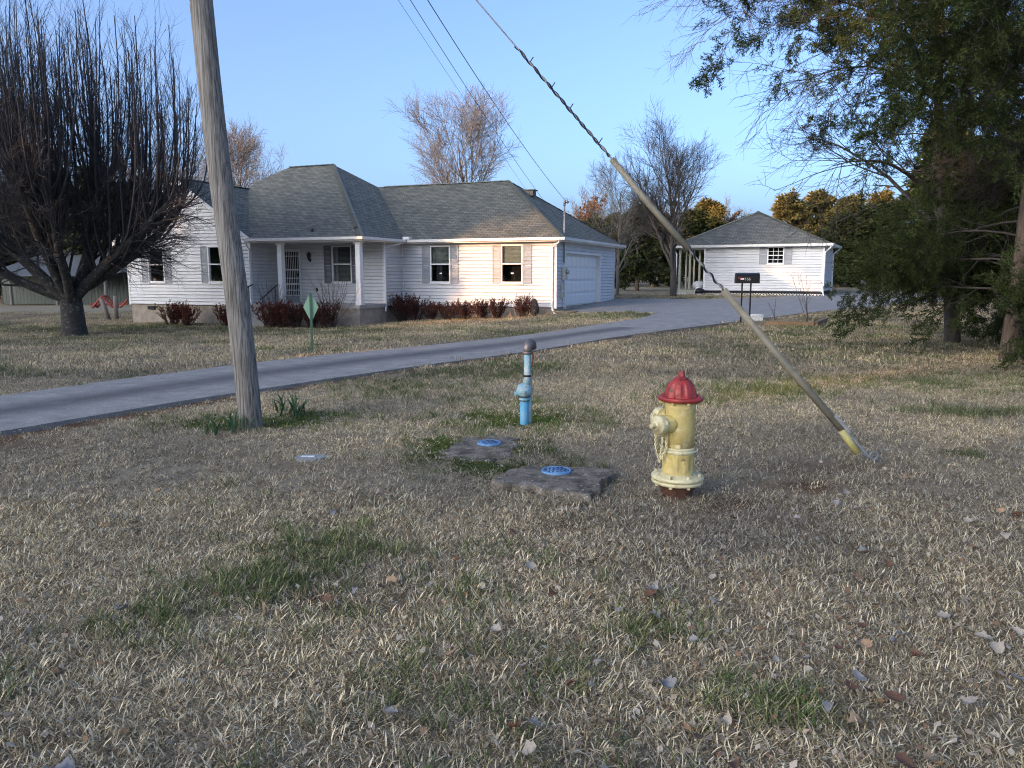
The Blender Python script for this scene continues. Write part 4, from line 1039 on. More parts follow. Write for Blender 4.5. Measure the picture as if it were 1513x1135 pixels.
def twiggy(seed, h, w_):
    rs = np.random.RandomState(seed); n_ = 26; az = rs.rand(n_) * 6.283; sp_ = rs.rand(n_) ** .7
    d = np.stack([np.cos(az) * sp_ * w_, np.sin(az) * sp_ * w_, np.ones(n_)], -1)
    P, Rr = grow(rs, np.stack([np.cos(az) * .08, np.sin(az) * .08, az * 0], -1), d, rs.uniform(.7, 1.1, n_) * h, np.full(n_, .012), 7, .03, .07, .3)
    P2, R2 = spawn(rs, P, Rr, 6, .3, 1, .5, h * .25, 4, .6, None, .005, .08, .12, .5, .3)
    return pack([tubes(P, Rr, 4), tubes(P2, R2, 3)])
for i, (hx, off, h, lab) in enumerate(((-9.95, .55, 1.75, 'bare twiggy bush standing before the front door'), (-7.45, .5, 1.85, 'bare twiggy bush standing before the porch window'))):
    p = hw(hx, -3.65 - off); o = link('twiggy_bush', arr_mesh('twiggy_bush', *twiggy(120 + i, h, .55)), M_TWIGP); o.location = (p[0], p[1], gzf(*p)); tag(o, lab, 'bush')
p = hw(-.62, -.75); o = blob('stump', M_BARKD, .16, (p[0], p[1], gzf(*p) - .05), (1, .8, 2.3), 4); tag(o, 'dark weathered stump by the downspout at the garage corner', 'stump')
p = hw(.55, -.55)
k = MB(); pts = []
for j in range(60):
    a = j * .42; pts.append((p[0] + (.28 + .004 * j) * math.cos(a), p[1] + .2 * math.sin(a) - .1, gzf(*p) + .035 + .0012 * j))
k.tube(pts, .016, 6); tag(k.build('garden_hose', mat('tan_hose', (.30, .24, .14), .6, .3, 8), None, True), 'tan garden hose coiled on the ground at the garage corner', 'hose')

# ------------------------------------------------------------------ barn, implement and old posts at the far left
M_BARN = mat('dark_green_metal', (.018, .045, .042), .5, .4, 3, .2, 20, stretch=(6, 6, .2))
M_TIN = mat('tin_roof', (.10, .11, .12), .7, .25, 3)
barn = thing('barn', 'dark green barn with a lean-to seen under the leafless tree', 'barn', (-31, 57, -.75), R(-8))
for i in range(44):
    x = -7.2 + i * .29
    MB().box(x, x + .27, 0, .04, 0, 2.3 + .04 * ((i * 7) % 3)).build('wall_sheet', M_BARN, barn)
MB().box(-7.3, 5.7, .05, 6, 0, 2.2).build('barn_shade_fill', M_DARK, barn)  # solid black box standing in for the barn's unlit inside
MB().slab([(-7.6, -.6, 2.35), (6.0, -.6, 2.35), (6.0, 6.2, 4.2), (-7.6, 6.2, 4.2)], .06).build('roof', M_TIN, barn)
M_OLD = mat('old_grey_wood', (.22, .20, .18), .9, .4, 6, .5, 30, stretch=(1, 1, .2))
for x in (-4.6, -1.0, 2.8): MB().tube([(x, -2.2, 0), (x, -2.2, 2.1)], .10, 8).build('lean_to_post', M_OLD, barn)
MB().slab([(-7.6, -2.5, 2.12), (3.4, -2.5, 2.12), (3.4, -.62, 2.5), (-7.6, -.62, 2.5)], .05).build('lean_to_roof', M_TIN, barn)
MB().tube([(-4.6, -2.2, 1.45), (-3.4, -2.2, 1.45)], .06, 4).tube([(-3.4, -2.2, 1.45), (-4.5, -2.2, 2.05)], .06, 4).build('brace', M_WHITE, barn)
M_RED = mat('faded_red_paint', (.30, .05, .03), .7, .4, 5)
hx, hy = T(148, 50), 50.0; hz = gzf(hx, hy)
k = MB()
for a, c in (((-.7, 0, 0), (0, 0, .75)), ((.7, 0, 0), (0, 0, .75)), ((-.7, .6, 0), (0, .6, .75)), ((.7, .6, 0), (0, .6, .75)), ((-.9, .3, .25), (1.5, .3, .25)), ((0, 0, .75), (0, .6, .75)), ((-.7, 0, .1), (-.7, .6, .1)), ((.7, 0, .1), (.7, .6, .1)), ((1.0, .3, .05), (1.5, .3, .55))): k.tube([Vector(a) + Vector((hx, hy, hz)), Vector(c) + Vector((hx, hy, hz))], .07, 5)
tag(k.build('farm_implement', M_RED), 'faded red angular farm implement parked before the barn', 'farm implement')
for (dx, tx, h, lab) in ((-.22, -.30, 1.0, 'leaning old grey fence post near the gable corner'), (.12, .03, 1.12, 'upright old grey fence post near the gable corner')):
    x, y = -18.7 + dx, 36.2; z = gzf(x, y)
    k = MB(); k.tube([(x, y, z - .1), (x + tx * .5, y, z + h * .5), (x + tx, y, z + h)], [.12, .105, .10], 8); tag(k.build('old_post', M_OLD, None, True), lab, 'post')

# ------------------------------------------------------------------ utility pole, guy and wires
m, n, l, b = new_mat('weathered_pole_wood'); M_POLE = m
tc = n.new('ShaderNodeTexCoord'); mp = n.new('ShaderNodeMapping'); mp.inputs['Scale'].default_value = (1, 1, .022); l.new(tc.outputs['Object'], mp.inputs[0])
nz = n.new('ShaderNodeTexNoise'); nz.inputs['Scale'].default_value = 80; nz.inputs['Detail'].default_value = 7; nz.inputs['Roughness'].default_value = .7; l.new(mp.outputs[0], nz.inputs['Vector'])
n2 = n.new('ShaderNodeTexNoise'); n2.inputs['Scale'].default_value = 2.2; n2.inputs['Detail'].default_value = 5; l.new(tc.outputs['Object'], n2.inputs['Vector'])
r1 = n.new('ShaderNodeValToRGB'); r1.color_ramp.elements[0].color = (.09, .083, .074, 1); r1.color_ramp.elements[1].color = (.34, .325, .30, 1); r1.color_ramp.elements[0].position = .39; r1.color_ramp.elements[1].position = .60; l.new(nz.outputs[0], r1.inputs[0])
r2 = n.new('ShaderNodeValToRGB'); r2.color_ramp.elements[0].color = (.68, .64, .58, 1); r2.color_ramp.elements[1].color = (1.12, 1.12, 1.12, 1); l.new(n2.outputs[0], r2.inputs[0])
mu = n.new('ShaderNodeMix'); mu.data_type = 'RGBA'; mu.blend_type = 'MULTIPLY'; mu.inputs[0].default_value = 1; l.new(r1.outputs[0], mu.inputs[6]); l.new(r2.outputs[0], mu.inputs[7]); l.new(mu.outputs[2], b.inputs['Base Color'])
b.inputs['Roughness'].default_value = .9
bp = n.new('ShaderNodeBump'); bp.inputs['Strength'].default_value = .7; bp.inputs['Distance'].default_value = .012; l.new(nz.outputs[0], bp.inputs['Height']); l.new(bp.outputs[0], b.inputs['Normal'])
pole = thing('utility_pole', 'weathered grey wooden utility pole leaning slightly, daffodils at its foot', 'pole', (-2.53, 7.33, 0))
k = MB(); prof = [(-.33 * (z / 3.93) * .9 + .012 * math.sin(z * 1.7), .02 * z, z) for z in np.linspace(-.3, 8.9, 24)]
k.tube(prof, [.112 - .0026 * z for z in np.linspace(0, 8.9, 24)], 28)
k.build('shaft', M_POLE, pole, True)
def pole_at(z): return Vector((-2.53 - .33 * (z / 3.93) * .9, 7.33 + .02 * z, z))
k = MB()
for z in (6.75, 7.0, 7.35, 7.7): k.tube([(-.33 * z / 3.93 * .9, .02 * z - .13, z), (-.33 * z / 3.93 * .9, .02 * z + .13, z)], .012, 6); k.lathe([(.03, -.02), (.03, .02)], 8, Matrix.Translation((-.33 * z / 3.93 * .9 + .05, .02 * z - .12, z)))
k.build('bolt', M_GREYM, pole)
anc = Vector((2.82, 5.90, 0)); top = pole_at(7.0)
def G(t, off=0): return anc + (top - anc) * t
guy = thing('guy_wire', 'taut diagonal guy wire with tan guard tubes running down to a ground anchor', 'guy wire', tuple(anc))
def gl_(p): return p - anc
M_GUARD = mat('tan_guard_plastic', (.25, .225, .16), .6, .35, 12, col2=(.15, .135, .10)); M_YEL = mat('yellow_guard', (.46, .40, .10), .55, .35, 9, col2=(.33, .30, .15))
k = MB(); k.tube([gl_(G(.02)), gl_(G(1))], .0065, 6); k.build('cable', M_GREYM, guy)
gdir = (top - anc).normalized(); ga = gdir.cross(Vector((0, 1, 0))).normalized(); gb = gdir.cross(ga)
def helix(t0, t1, turns, r, n_, thick, ph=0):
    return [gl_(G(t0 + (t1 - t0) * j / n_)) + (ga * math.cos(2 * math.pi * turns * j / n_ + ph) + gb * math.sin(2 * math.pi * turns * j / n_ + ph)) * r for j in range(n_ + 1)]
k = MB(); k.tube(helix(.345, .475, 7, .007, 120, .01), .0085, 5); k.tube(helix(.19, .24, 4, .010, 60, .01), .008, 5); k.tube(helix(.345, .47, 7, .007, 120, .01, 2.6), .006, 5)
for t in (.40, .425, .455, .36): k.tube([gl_(G(t)), gl_(G(t)) + Vector((.03, 0, .045))], .004, 4)
k.build('preformed_grip', M_BLACK, guy)
def guard(t0, t1, r, m, name):
    k = MB(); A, Bq = gl_(G(t0)), gl_(G(t1)); mid = A.lerp(Bq, .5) + Vector((0, 0, -.012))
    k.tube([A, mid, Bq], [r, r * .97, r * .93], 14); o = k.build(name, m, guy, True); return o
guard(.238, .342, .026, M_GUARD, 'guard_tube')
guard(.036, .192, .030, M_GUARD, 'guard_tube')
off = ga * 0.035
k = MB(); A = gl_(G(.012)) - gb * .0; q = Vector((-.035, -.01, -.01))
k.tube([gl_(G(.012)) + q, gl_(G(.0362)) + q * .25], [.028, .0295], 12); k.build('guard_end', M_YEL, guy, True)
k = MB(); k.tube([gl_(G(.006)) + Vector((.03, .0, .0)), gl_(G(.05)) + Vector((.03, 0, .0))], .007, 6); k.tube([gl_(G(.006)) - Vector((-.015, .02, 0)), gl_(G(.05)) + Vector((.015, -.02, 0))], .007, 6)
k.build('return_wire', M_GREYM, guy)
k = MB(); Mx = Matrix.Translation(gl_(G(.043)) + Vector((.03, -.01, 0))) @ gdir.to_track_quat('Z', 'Y').to_matrix().to_4x4()
k.box(-.022, .022, -.016, .016, -.09, .09, Mx)
for z in (-.055, 0, .055): k.tube([Mx @ Vector((0, -.04, z)), Mx @ Vector((0, .035, z))], .011, 6)
k.build('clamp', M_GREYM, guy)
k = MB(); ring = [Vector((.02 + .028 * math.cos(a), 0, .06 + .032 * math.sin(a))) for a in np.linspace(0, 6.283, 15)]
k.tube(ring, .009, 6, False); k.tube([(.02, 0, .03), (.05, -.03, -.15)], .010, 6); k.build('anchor_rod', M_GREYM, guy)

def wire(name, label, p, q, sag, r, nn=24):
    p, q = Vector(p), Vector(q); pts = []
    for j in range(nn + 1):
        t = j / nn; s = p.lerp(q, t); s.z -= 4 * sag * t * (1 - t); pts.append(s)
    return tag(MB().tube(pts, r, 5).build(name, M_BLACK), label, 'wire', 'overhead wires to the house')
mast = Vector((*hw(.22, .58), 4.22))
wire('service_wire', 'twisted overhead service wire running to the mast head above the garage eave', pole_at(7.7), mast, .38, .0085, 40)
lowm = Vector((*hw(.12, .70), 3.25))
wire('phone_wire', 'overhead wire dropping past the garage ridge to the foot of the service mast', pole_at(7.35), lowm, .30, .006)
wire('thin_wire', 'thinnest overhead wire, crossing above the garage roof', pole_at(7.05) + Vector((-.1, 0, 0)), Vector((*hw(-.1, .2), 3.05)), .05, .0035)

# ------------------------------------------------------------------ fire hydrant
M_HYEL = mat('worn_yellow_paint', (.60, .48, .17), .5, .2, 7, .15, 60, col2=(.42, .33, .13), thr=(.28, .6))
M_HPALE = mat('pale_cream_paint', (.66, .60, .36), .5, .2, 10, .15, 60, col2=(.42, .36, .20), thr=(.3, .55))
M_HRED = mat('worn_red_paint', (.36, .035, .03), .45, .3, 8, .15, 50, col2=(.20, .03, .025), thr=(.3, .6))
M_RUSTY = mat('rusty_iron', (.13, .06, .035), .9, .5, 14, .5, 40)
for m_, c_, lo_ in ((M_HYEL, (.20, .12, .06), .60), (M_HPALE, (.20, .13, .07), .59), (M_HRED, (.09, .025, .02), .57)): chips(m_, c_, 16, lo_, lo_ + .05); chips(m_, (.10, .07, .045), 60, .66, .70, 8.0)
chips(M_HYEL, (.70, .62, .36), 5, .52, .62, 5.0)
hyd = thing('fire_hydrant', 'yellow fire hydrant with red domed bonnet and side hose caps on chains', 'fire hydrant', (1.10, 4.99, 0)); hyd.rotation_euler = (0, R(.6), 0)
def flute(n_, dep, z0, z1):
    def f(a, z):
        if z0 < z < z1:
            e = min(1, (z - z0) / .03, (z1 - z) / .03); c = math.cos(n_ * a)
            return 1 - dep * max(0, min(1, (c - .05) * 3)) * max(0, e)
        return 1
    return f
MB().lathe([(.10, -.25), (.10, .04), (.125, .075), (.13, .095)], 28).build('stub', M_RUSTY, hyd, True)
k = MB(); k.lathe([(.155, .095), (.168, .099), (.170, .112), (.166, .119), (.150, .121)], 40)
k.lathe([(.150, .122), (.169, .124), (.173, .132), (.173, .143), (.165, .152), (.118, .158), (.104, .166)], 40)
bf = k.build('break_flange', M_HPALE, hyd, True)
def bolts(n_, r, z0, z1, sz, m, parent, ph=0):
    for i in range(n_):
        a = 2 * math.pi * i / n_ + ph
        MB().lathe([(sz, z0), (sz, z1 - .003), (sz * .8, z1)], 6, Matrix.Translation((r * math.cos(a), r * math.sin(a), 0))).build('bolt', m, parent)
bolts(8, .148, .150, .168, .011, M_HPALE, bf, .3)
bolts(8, .148, .083, .097, .012, M_HPALE, bf, .3)
def prof_fine(p, n_):
    out = []
    for (r0, z0), (r1, z1) in zip(p, p[1:]):
        for j in range(n_): out.append((r0 + (r1 - r0) * j / n_, z0 + (z1 - z0) * j / n_))
    return out + [p[-1]]
MB().lathe(prof_fine([(.106, .155), (.103, .20), (.102, .305)], 12), 80, None, flute(8, .085, .175, .295)).build('lower_barrel', M_HYEL, hyd, True)
MB().lathe([(.102, .300), (.108, .306), (.110, .314), (.108, .321), (.104, .325), (.1075, .331), (.108, .337), (.103, .343)], 48).build('barrel_ring', M_HPALE, hyd, True)
MB().lathe([(.102, .338), (.101, .45), (.101, .60), (.106, .645)], 48).build('upper_barrel', M_HYEL, hyd, True)
k = MB(); k.lathe([(.100, .640), (.128, .646), (.143, .652), (.147, .660), (.147, .668), (.143, .675), (.136, .678), (.130, .672), (.108, .674)], 48)
k.lathe(prof_fine([(.104, .668), (.101, .70), (.094, .73), (.080, .76), (.060, .783), (.044, .793)], 6), 96, None, lambda a, z: 1 - .10 * max(0, min(1, (math.cos(8 * a) - .25) * 3)) * max(0, min(1, (z - .675) / .02, (.785 - z) / .03)))
bo = k.build('bonnet', M_HRED, hyd, True)
k = MB(); k.lathe([(.046, .790), (.047, .798), (.040, .803), (.030, .806)], 32); k.lathe([(.024, .803), (.024, .812), (.021, .838), (.018, .842)], 5); k.build('operating_nut', M_HRED, bo)
bolts(8, .129, .633, .648, .010, M_HYEL, bo, .2)
bolts(8, .122, .672, .686, .009, M_HRED, bo, .2)
def nozzle(az, z, r, L):
    d = Vector((math.cos(az), math.sin(az), 0)); Mx = Matrix.Translation(Vector((0, 0, z))) @ d.to_track_quat('Z', 'Y').to_matrix().to_4x4()
    nb_ = MB(); nb_.lathe([(r * 1.12, .075), (r * 1.08, .100), (r * 1.0, .115), (r * .98, L - .02)], 32, Mx); no = nb_.build('nozzle', M_HYEL, hyd, True)
    c = MB(); c.lathe([(r * 1.03, L - .022), (r * 1.06, L - .02), (r * 1.06, L + .025), (r * 1.0, L + .034), (r * .62, L + .040), (r * .60, L + .052), (r * .45, L + .056)], 32, Mx)
    cp = c.build('cap', M_HPALE, no, True)
    k = MB(); k.lathe([(.022, L + .055), (.020, L + .082), (.016, L + .085)], 5, Mx); k.build('cap_nut', M_HPALE, no)
    k = MB(); k.lathe([(r * .55, L + .041), (r * 1.12, L + .0405)], 3, Mx); 
    for j in range(3):
        a = j * 2.094 + .4; p = Mx @ Vector((r * 1.06 * math.cos(a), r * 1.06 * math.sin(a), L)); MB().lathe([(.010, -.012), (.010, .012)], 8, Matrix.Translation(p)).build('lug', M_HPALE, no)
    return Mx
AZ1 = R(212); AZ2 = R(128)
M1 = nozzle(AZ1, .50, .058, .165)
M2 = nozzle(AZ2, .505, .068, .16)
def chain(pts, name='chain'):
    k = MB(); P_ = [Vector(p) for p in pts]; seg = []
    tot = sum((b_ - a).length for a, b_ in zip(P_, P_[1:])); ln = .021; nn = int(tot / (ln * .72)); 
    def along(s):
        for a, b_ in zip(P_, P_[1:]):
            L = (b_ - a).length
            if s <= L: return a.lerp(b_, s / L), (b_ - a).normalized()
            s -= L
        return P_[-1], (P_[-1] - P_[-2]).normalized()
    for i in range(nn):
        p, t = along((i + .5) * tot / nn); ref = Vector((0, 1, 0)) if abs(t.y) < .8 else Vector((1, 0, 0)); a = t.cross(ref).normalized(); b_ = t.cross(a)
        s = a if i % 2 else b_
        ring = [p + t * (.0125 * math.cos(q)) + s * (.0075 * math.sin(q)) for q in np.linspace(0, 6.283, 9)]
        k.tube(ring, .0034, 4, False)
    return k.build(name, M_HPALE, hyd)
c1 = M1 @ Vector((-.05, -.02, .16)); c1 = Vector((c1.x, c1.y, .445))
d1 = Vector((math.cos(AZ1), math.sin(AZ1), 0))
e1 = Vector((-.085, -.07, .44)); 
chain([c1, c1 + Vector((.004, 0, -.10)), c1 + Vector((.018, .01, -.16)), (c1 + e1) * .5 + Vector((0, 0, -.175)), e1 + Vector((-.012, -.01, -.10)), e1 + Vector((-.01, -.008, 0))])
c2 = c1 + Vector((.018, .02, -.02)); e2 = e1 + Vector((-.03, .02, .0))
chain([c2, c2 + Vector((.0, 0, -.12)), (c2 + e2) * .5 + Vector((0, 0, -.19)), e2 + Vector((-.005, 0, -.08)), e2])
k = MB(); k.box(-.030, .030, -.1075, -.1015, .345, .372); o = k.build('maker_plate', M_HYEL, hyd); o.rotation_euler = (0, 0, R(-22))

# ------------------------------------------------------------------ blue riser pipe
M_BLUE = mat('chipped_blue_paint', (.17, .36, .44), .55, .2, 22, .2, 70, col2=(.30, .34, .33), thr=(.3, .48))
M_BLUE2 = mat('bright_blue_paint', (.09, .32, .50), .5, .2, 12, .15, 60, col2=(.16, .33, .42), thr=(.3, .5))
chips(M_BLUE, (.42, .44, .42), 30, .53, .57); chips(M_BLUE, (.12, .07, .05), 45, .63, .66, 7.0); chips(M_BLUE2, (.30, .36, .38), 26, .60, .64)
pipe = thing('riser_pipe', 'chipped pale blue riser pipe with bulbous valve and galvanised elbow, in the moss', 'pipe', (.12, 7.45, 0), 0)
MB().tube([(0, 0, -.2), (0, .0, .24)], .043, 20).build('lower_pipe', M_BLUE2, pipe, True)
MB().tube([(.045, .03, -.2), (.045, .03, .50)], .030, 16).build('back_pipe', M_BLUE, pipe, True)
k = MB(); k.lathe([(.046, .235), (.052, .24), (.052, .262), (.046, .265), (.046, .275), (.060, .279), (.062, .295), (.078, .305), (.080, .335), (.076, .365), (.062, .395), (.042, .408), (.015, .412)], 24)
k.lathe([(.018, 0), (.018, .02)], 8, Matrix.Translation((-.0, -.085, .335)) @ Matrix.Rotation(math.pi / 2, 4, 'X')); k.box(-.098, -.066, -.02, .02, .29, .33)
vb = k.build('valve_body', M_BLUE, pipe, True)
k = MB(); k.lathe([(.0535, .243), (.0535, .250)], 24); k.lathe([(.063, .281), (.063, .290)], 24); k.build('joint_gap', M_BLACK, vb)
MB().tube([(.03, .01, .40), (.03, .01, .46), (.03, .01, .74)], [.042, .035, .034], 18).build('upper_pipe', M_BLUE, pipe, True)
k = MB(); k.lathe([(.036, .475), (.039, .478), (.039, .492), (.036, .495)], 20, Matrix.Translation((.03, .01, 0))); k.build('coupling', M_BLACK, pipe)
k = MB(); k.tube([(.03, .01, .70), (.03, .01, .755), (.036, .02, .785), (.055, .05, .805), (.075, .085, .79), (.082, .10, .745)], [.041, .044, .047, .047, .045, .042], 16); k.lathe([(.043, .698), (.047, .70), (.047, .722), (.043, .724)], 18, Matrix.Translation((.03, .01, 0)))
k.build('elbow', mat('dull_galvanised', (.20, .19, .19), .5, .4, 16, .3, 50, metal=.5), pipe, True)
k = MB(); k.tube([(.082, .0, .72), (.084, -.005, .66), (.080, -.005, .60), (.086, 0, .575)], [.006, .008, .005, .009], 6); k.build('hanging_chain', M_RUSTY, pipe)

# ------------------------------------------------------------------ concrete meter slabs with blue lids
M_SLAB = mat('lichened_concrete', (.27, .235, .185), .95, .5, 9, 1.0, 60, col2=(.06, .050, .040), thr=(.36, .66), detail=10)
M_LID = mat('blue_lid_paint', (.07, .21, .44), .5, .25, 25, .2, 50, col2=(.16, .30, .48)); M_NAVY = mat('navy_recess', (.012, .02, .05), .7, .3, 20)
chips(M_SLAB, (.40, .37, .32), 22, .58, .64); chips(M_SLAB, (.05, .065, .025), 6, .56, .66, 9.0)
def meter(poly, lid, z1, r, label, seed, lab2, rot):
    rs_ = random.Random(seed); pts = []
    for i in range(len(poly)):
        a, c = Vector(poly[i]), Vector(poly[(i + 1) % len(poly)]); nn = max(2, int((c - a).length / .045))
        for j in range(nn):
            q = a.lerp(c, j / nn); pts.append((q.x + rs_.gauss(0, .016), q.y + rs_.gauss(0, .016)))
    cx = sum(p[0] for p in pts) / len(pts); cy = sum(p[1] for p in pts) / len(pts); N = len(pts); mb = MB(); vs = []
    for (f, z) in ((1.0, -.15), (1.0, z1 - .03), (.985, z1 - .008), (.955, z1), (.7, z1 + .003), (.35, z1 + .004)):
        for (x, y) in pts: vs.append((cx + (x - cx) * f, cy + (y - cy) * f, z + (rs_.gauss(0, .004) if z > 0 and f > .9 else 0)))
    fs = [(j * N + i, j * N + (i + 1) % N, (j + 1) * N + (i + 1) % N, (j + 1) * N + i) for j in range(5) for i in range(N)] + [tuple(range(5 * N, 6 * N))]
    mb.add(vs, fs); o = mb.build('meter_slab', M_SLAB); tag(o, label, 'slab', 'concrete meter slabs')
    t = thing('meter_lid', lab2, 'lid', (lid[0], lid[1], z1 + .006), rot, 'blue meter lids')
    MB().lathe([(r, -.02), (r, .008), (r * .97, .012), (r * .86, .012), (r * .85, .006), (r * .80, .006), (r * .79, .012), (.001, .012)], 40).build('disc', M_LID, t, True)
    k = MB(); k.lathe([(r * .80, .0075), (r * .855, .0075)], 40); k.build('ring_groove', M_NAVY, t)
    g = random.Random(seed + 5)
    for row in (-.42, .0, .42):
        wd_ = math.sqrt(max(.05, .62 - row * row)); x = -wd_
        while x < wd_ - .1:
            q = MB(); kind = g.random()
            q.box(x * r, (x + .085) * r, (row - .15) * r, (row + .15) * r, .0121, .0135)
            if kind > .5: q.box((x + .085) * r, (x + .18) * r, (row + .07) * r, (row + .15) * r, .0121, .0133)
            if kind < .7: q.box((x + .085) * r, (x + .16) * r, (row - .15) * r, (row - .07) * r, .0121, .0133)
            q.build('raised_mark', M_NAVY, t); x += .27
    return o
meter(SLAB_A, (.32, 5.41), .055, .108, 'raised broken edged concrete meter slab beside the hydrant', 1, 'blue lid in the raised broken edged slab beside the hydrant', .2)
meter(SLAB_B, (-.20, 6.53), .012, .105, 'sunken rounded concrete meter slab ringed by moss', 2, 'blue lid in the sunken mossy slab', 1.9)
k = MB(); pts = [(.125 * (1 + .12 * math.sin(3 * a)) * math.cos(a), .10 * math.sin(a)) for a in np.linspace(0, 6.283, 18)[:-1]]
k.prism(pts, -.05, .016); o = k.build('survey_marker', mat('grey_marker_stone', (.30, .32, .32), .7, .3, 12, .3), None, False, (-1.62, 6.04, 0)); tag(o, 'flat grey marker disc with a white bar, sunk in the grass', 'marker')
MB().box(-.075, .035, -.018, .018, .017, .022).build('white_bar', M_WHITE, o)

# ------------------------------------------------------------------ mailbox, timbers, stalks, sign, white box
mx_, my_ = 6.62, 21.9; mz = gzf(mx_, my_)
mb_ = thing('mailbox', 'black mailbox on two thin black posts beside the driveway', 'mailbox', (mx_, my_, mz), R(-6))
k = MB(); prof = [(-.15, 0), (.15, 0), (.15, .16)] + [(.15 * math.cos(a), .16 + .13 * math.sin(a)) for a in np.linspace(0, math.pi, 11)[1:-1]] + [(-.15, .16)]
nP = len(prof); vs = [(x, y, z + 1.13) for x in (-.31, .31) for (y, z) in prof]
k.add(vs, [tuple(range(nP)), tuple(range(2 * nP - 1, nP - 1, -1))] + [(i, (i + 1) % nP, nP + (i + 1) % nP, nP + i) for i in range(nP)])
body = k.build('box', M_BLACK, mb_)
k = MB(); k.add([(.31 + .02, y * 1.05, 1.13 + z * 1.03) for (y, z) in prof] + [(.312, y * 1.05, 1.13 + z * 1.03) for (y, z) in prof], [tuple(range(nP)), tuple(range(2 * nP - 1, nP - 1, -1))] + [(i, (i + 1) % nP, nP + (i + 1) % nP, nP + i) for i in range(nP)]); k.build('door', M_BLACK, body)
MB().box(-.27, -.15, -.165, -.152, 1.27, 1.29).build('flag', mat('red_flag', (.45, .03, .03), .5, .2, 5), body)
MB().box(-.20, -.10, -.156, -.1515, 1.235, 1.275).build('sticker', M_WHITE, body)
cu = bpy.data.curves.new('number', 'FONT'); cu.body = '166'; cu.size = .115; cu.extrude = .001
to = bpy.data.objects.new('number', cu); COL.objects.link(to); bpy.context.view_layer.update()
tm = bpy.data.meshes.new_from_object(to.evaluated_get(bpy.context.evaluated_depsgraph_get())); bpy.data.objects.remove(to); tm.materials.clear()
o = link('number', tm, mat('silver_number', (.45, .45, .45), .4, .1, 5), body); o.location = (-.09, -.1535, 1.215); o.rotation_euler = (math.pi / 2, 0, 0)
for x in (-.12, .12): MB().box(x - .02, x + .02, -.02, .02, -.3, 1.13).build('post', M_BLACK, mb_)
k = MB(); k.box(-.17, .17, -.12, .12, 0, .19); k.box(-.182, .182, -.132, .132, .14, .192); k.box(-.15, .15, -.1, .1, .192, .205)
o = k.build('white_box', M_TARP, None, False, (7.25, 22.9, gzf(7.25, 22.9))); tag(o, 'small white box on the ground beside the mailbox posts', 'box')
M_TIMB = mat('brown_landscape_timber', (.26, .17, .10), .9, .4, 5, .5, 30, stretch=(.3, 1, 1))
for (a, c, lab) in (((6.9, 20.95), (8.05, 20.55), 'brown landscape timber along the front of the planting bed by the mailbox'), ((8.12, 20.6), (9.1, 22.4), 'brown landscape timber along the side of the planting bed, end away from the mailbox')):
    a, c = Vector(a), Vector(c); d = (c - a).normalized(); Mx = Matrix.Translation((a.x, a.y, gzf(a.x, a.y))) @ Matrix.Rotation(math.atan2(d.y, d.x), 4, 'Z'); L = (c - a).length
    k = MB(); k.box(0, L, -.06, .06, -.05, .12, Mx); k.box(.0, L, -.045, .045, .12, .135, Mx); tag(k.build('landscape_timber', M_TIMB), lab, 'timber', 'landscape timbers')
rs = np.random.RandomState(140)
for (x, y, h, lab) in ((8.6, 22.3, 1.5, 'tall thin dry weed stalks in the planting bed'), (7.75, 22.6, .75, 'short thin dry weed stalk between the mailbox and the tall stalks')):
    n_ = 5 if h > 1 else 2
    P, Rr = grow(rs, np.tile(np.array([[x, y, gzf(x, y)]]), (n_, 1)) + rs.randn(n_, 3) * np.array([.06, .06, 0]), rs.randn(n_, 3) * np.array([.2, .2, 0]) + np.array([-.15, 0, 1.]), np.full(n_, h) * rs.uniform(.7, 1.1, n_), np.full(n_, .009), 8, .03, .05, .4)
    P2, R2 = spawn(rs, P, Rr, 5, .3, 1, .45, h * .2, 4, .6, None, .005, .05, .08, .5, .4)
    tag(link('weed_stalks', arr_mesh('weed_stalks', *pack([tubes(P, Rr, 4), tubes(P2, R2, 3)])), M_TWIG), lab, 'weeds')
M_SIGN = mat('pale_green_sign', (.26, .42, .28), .5, .2, 8, col2=(.20, .34, .23)); M_SPOST = mat('dark_green_post', (.05, .13, .08), .55, .3, 8)
sx_, sy_ = -4.05, 15.55; szz = gzf(sx_, sy_)
sg = thing('diamond_sign', 'pale green diamond sign on a thin green post, seen from behind', 'sign', (sx_, sy_, szz), R(8))
k = MB(); k.add([(0, .012, .62), (.15, .012, .93), (0, .012, 1.24), (-.15, .012, .93), (0, .016, .62), (.15, .016, .93), (0, .016, 1.24), (-.15, .016, .93)], [(3, 2, 1, 0), (4, 5, 6, 7), (0, 1, 5, 4), (1, 2, 6, 5), (2, 3, 7, 6), (3, 0, 4, 7)]); k.build('plate', M_SIGN, sg)
MB().box(-.022, .022, -.012, .010, -.3, 1.21).build('post', M_SPOST, sg)

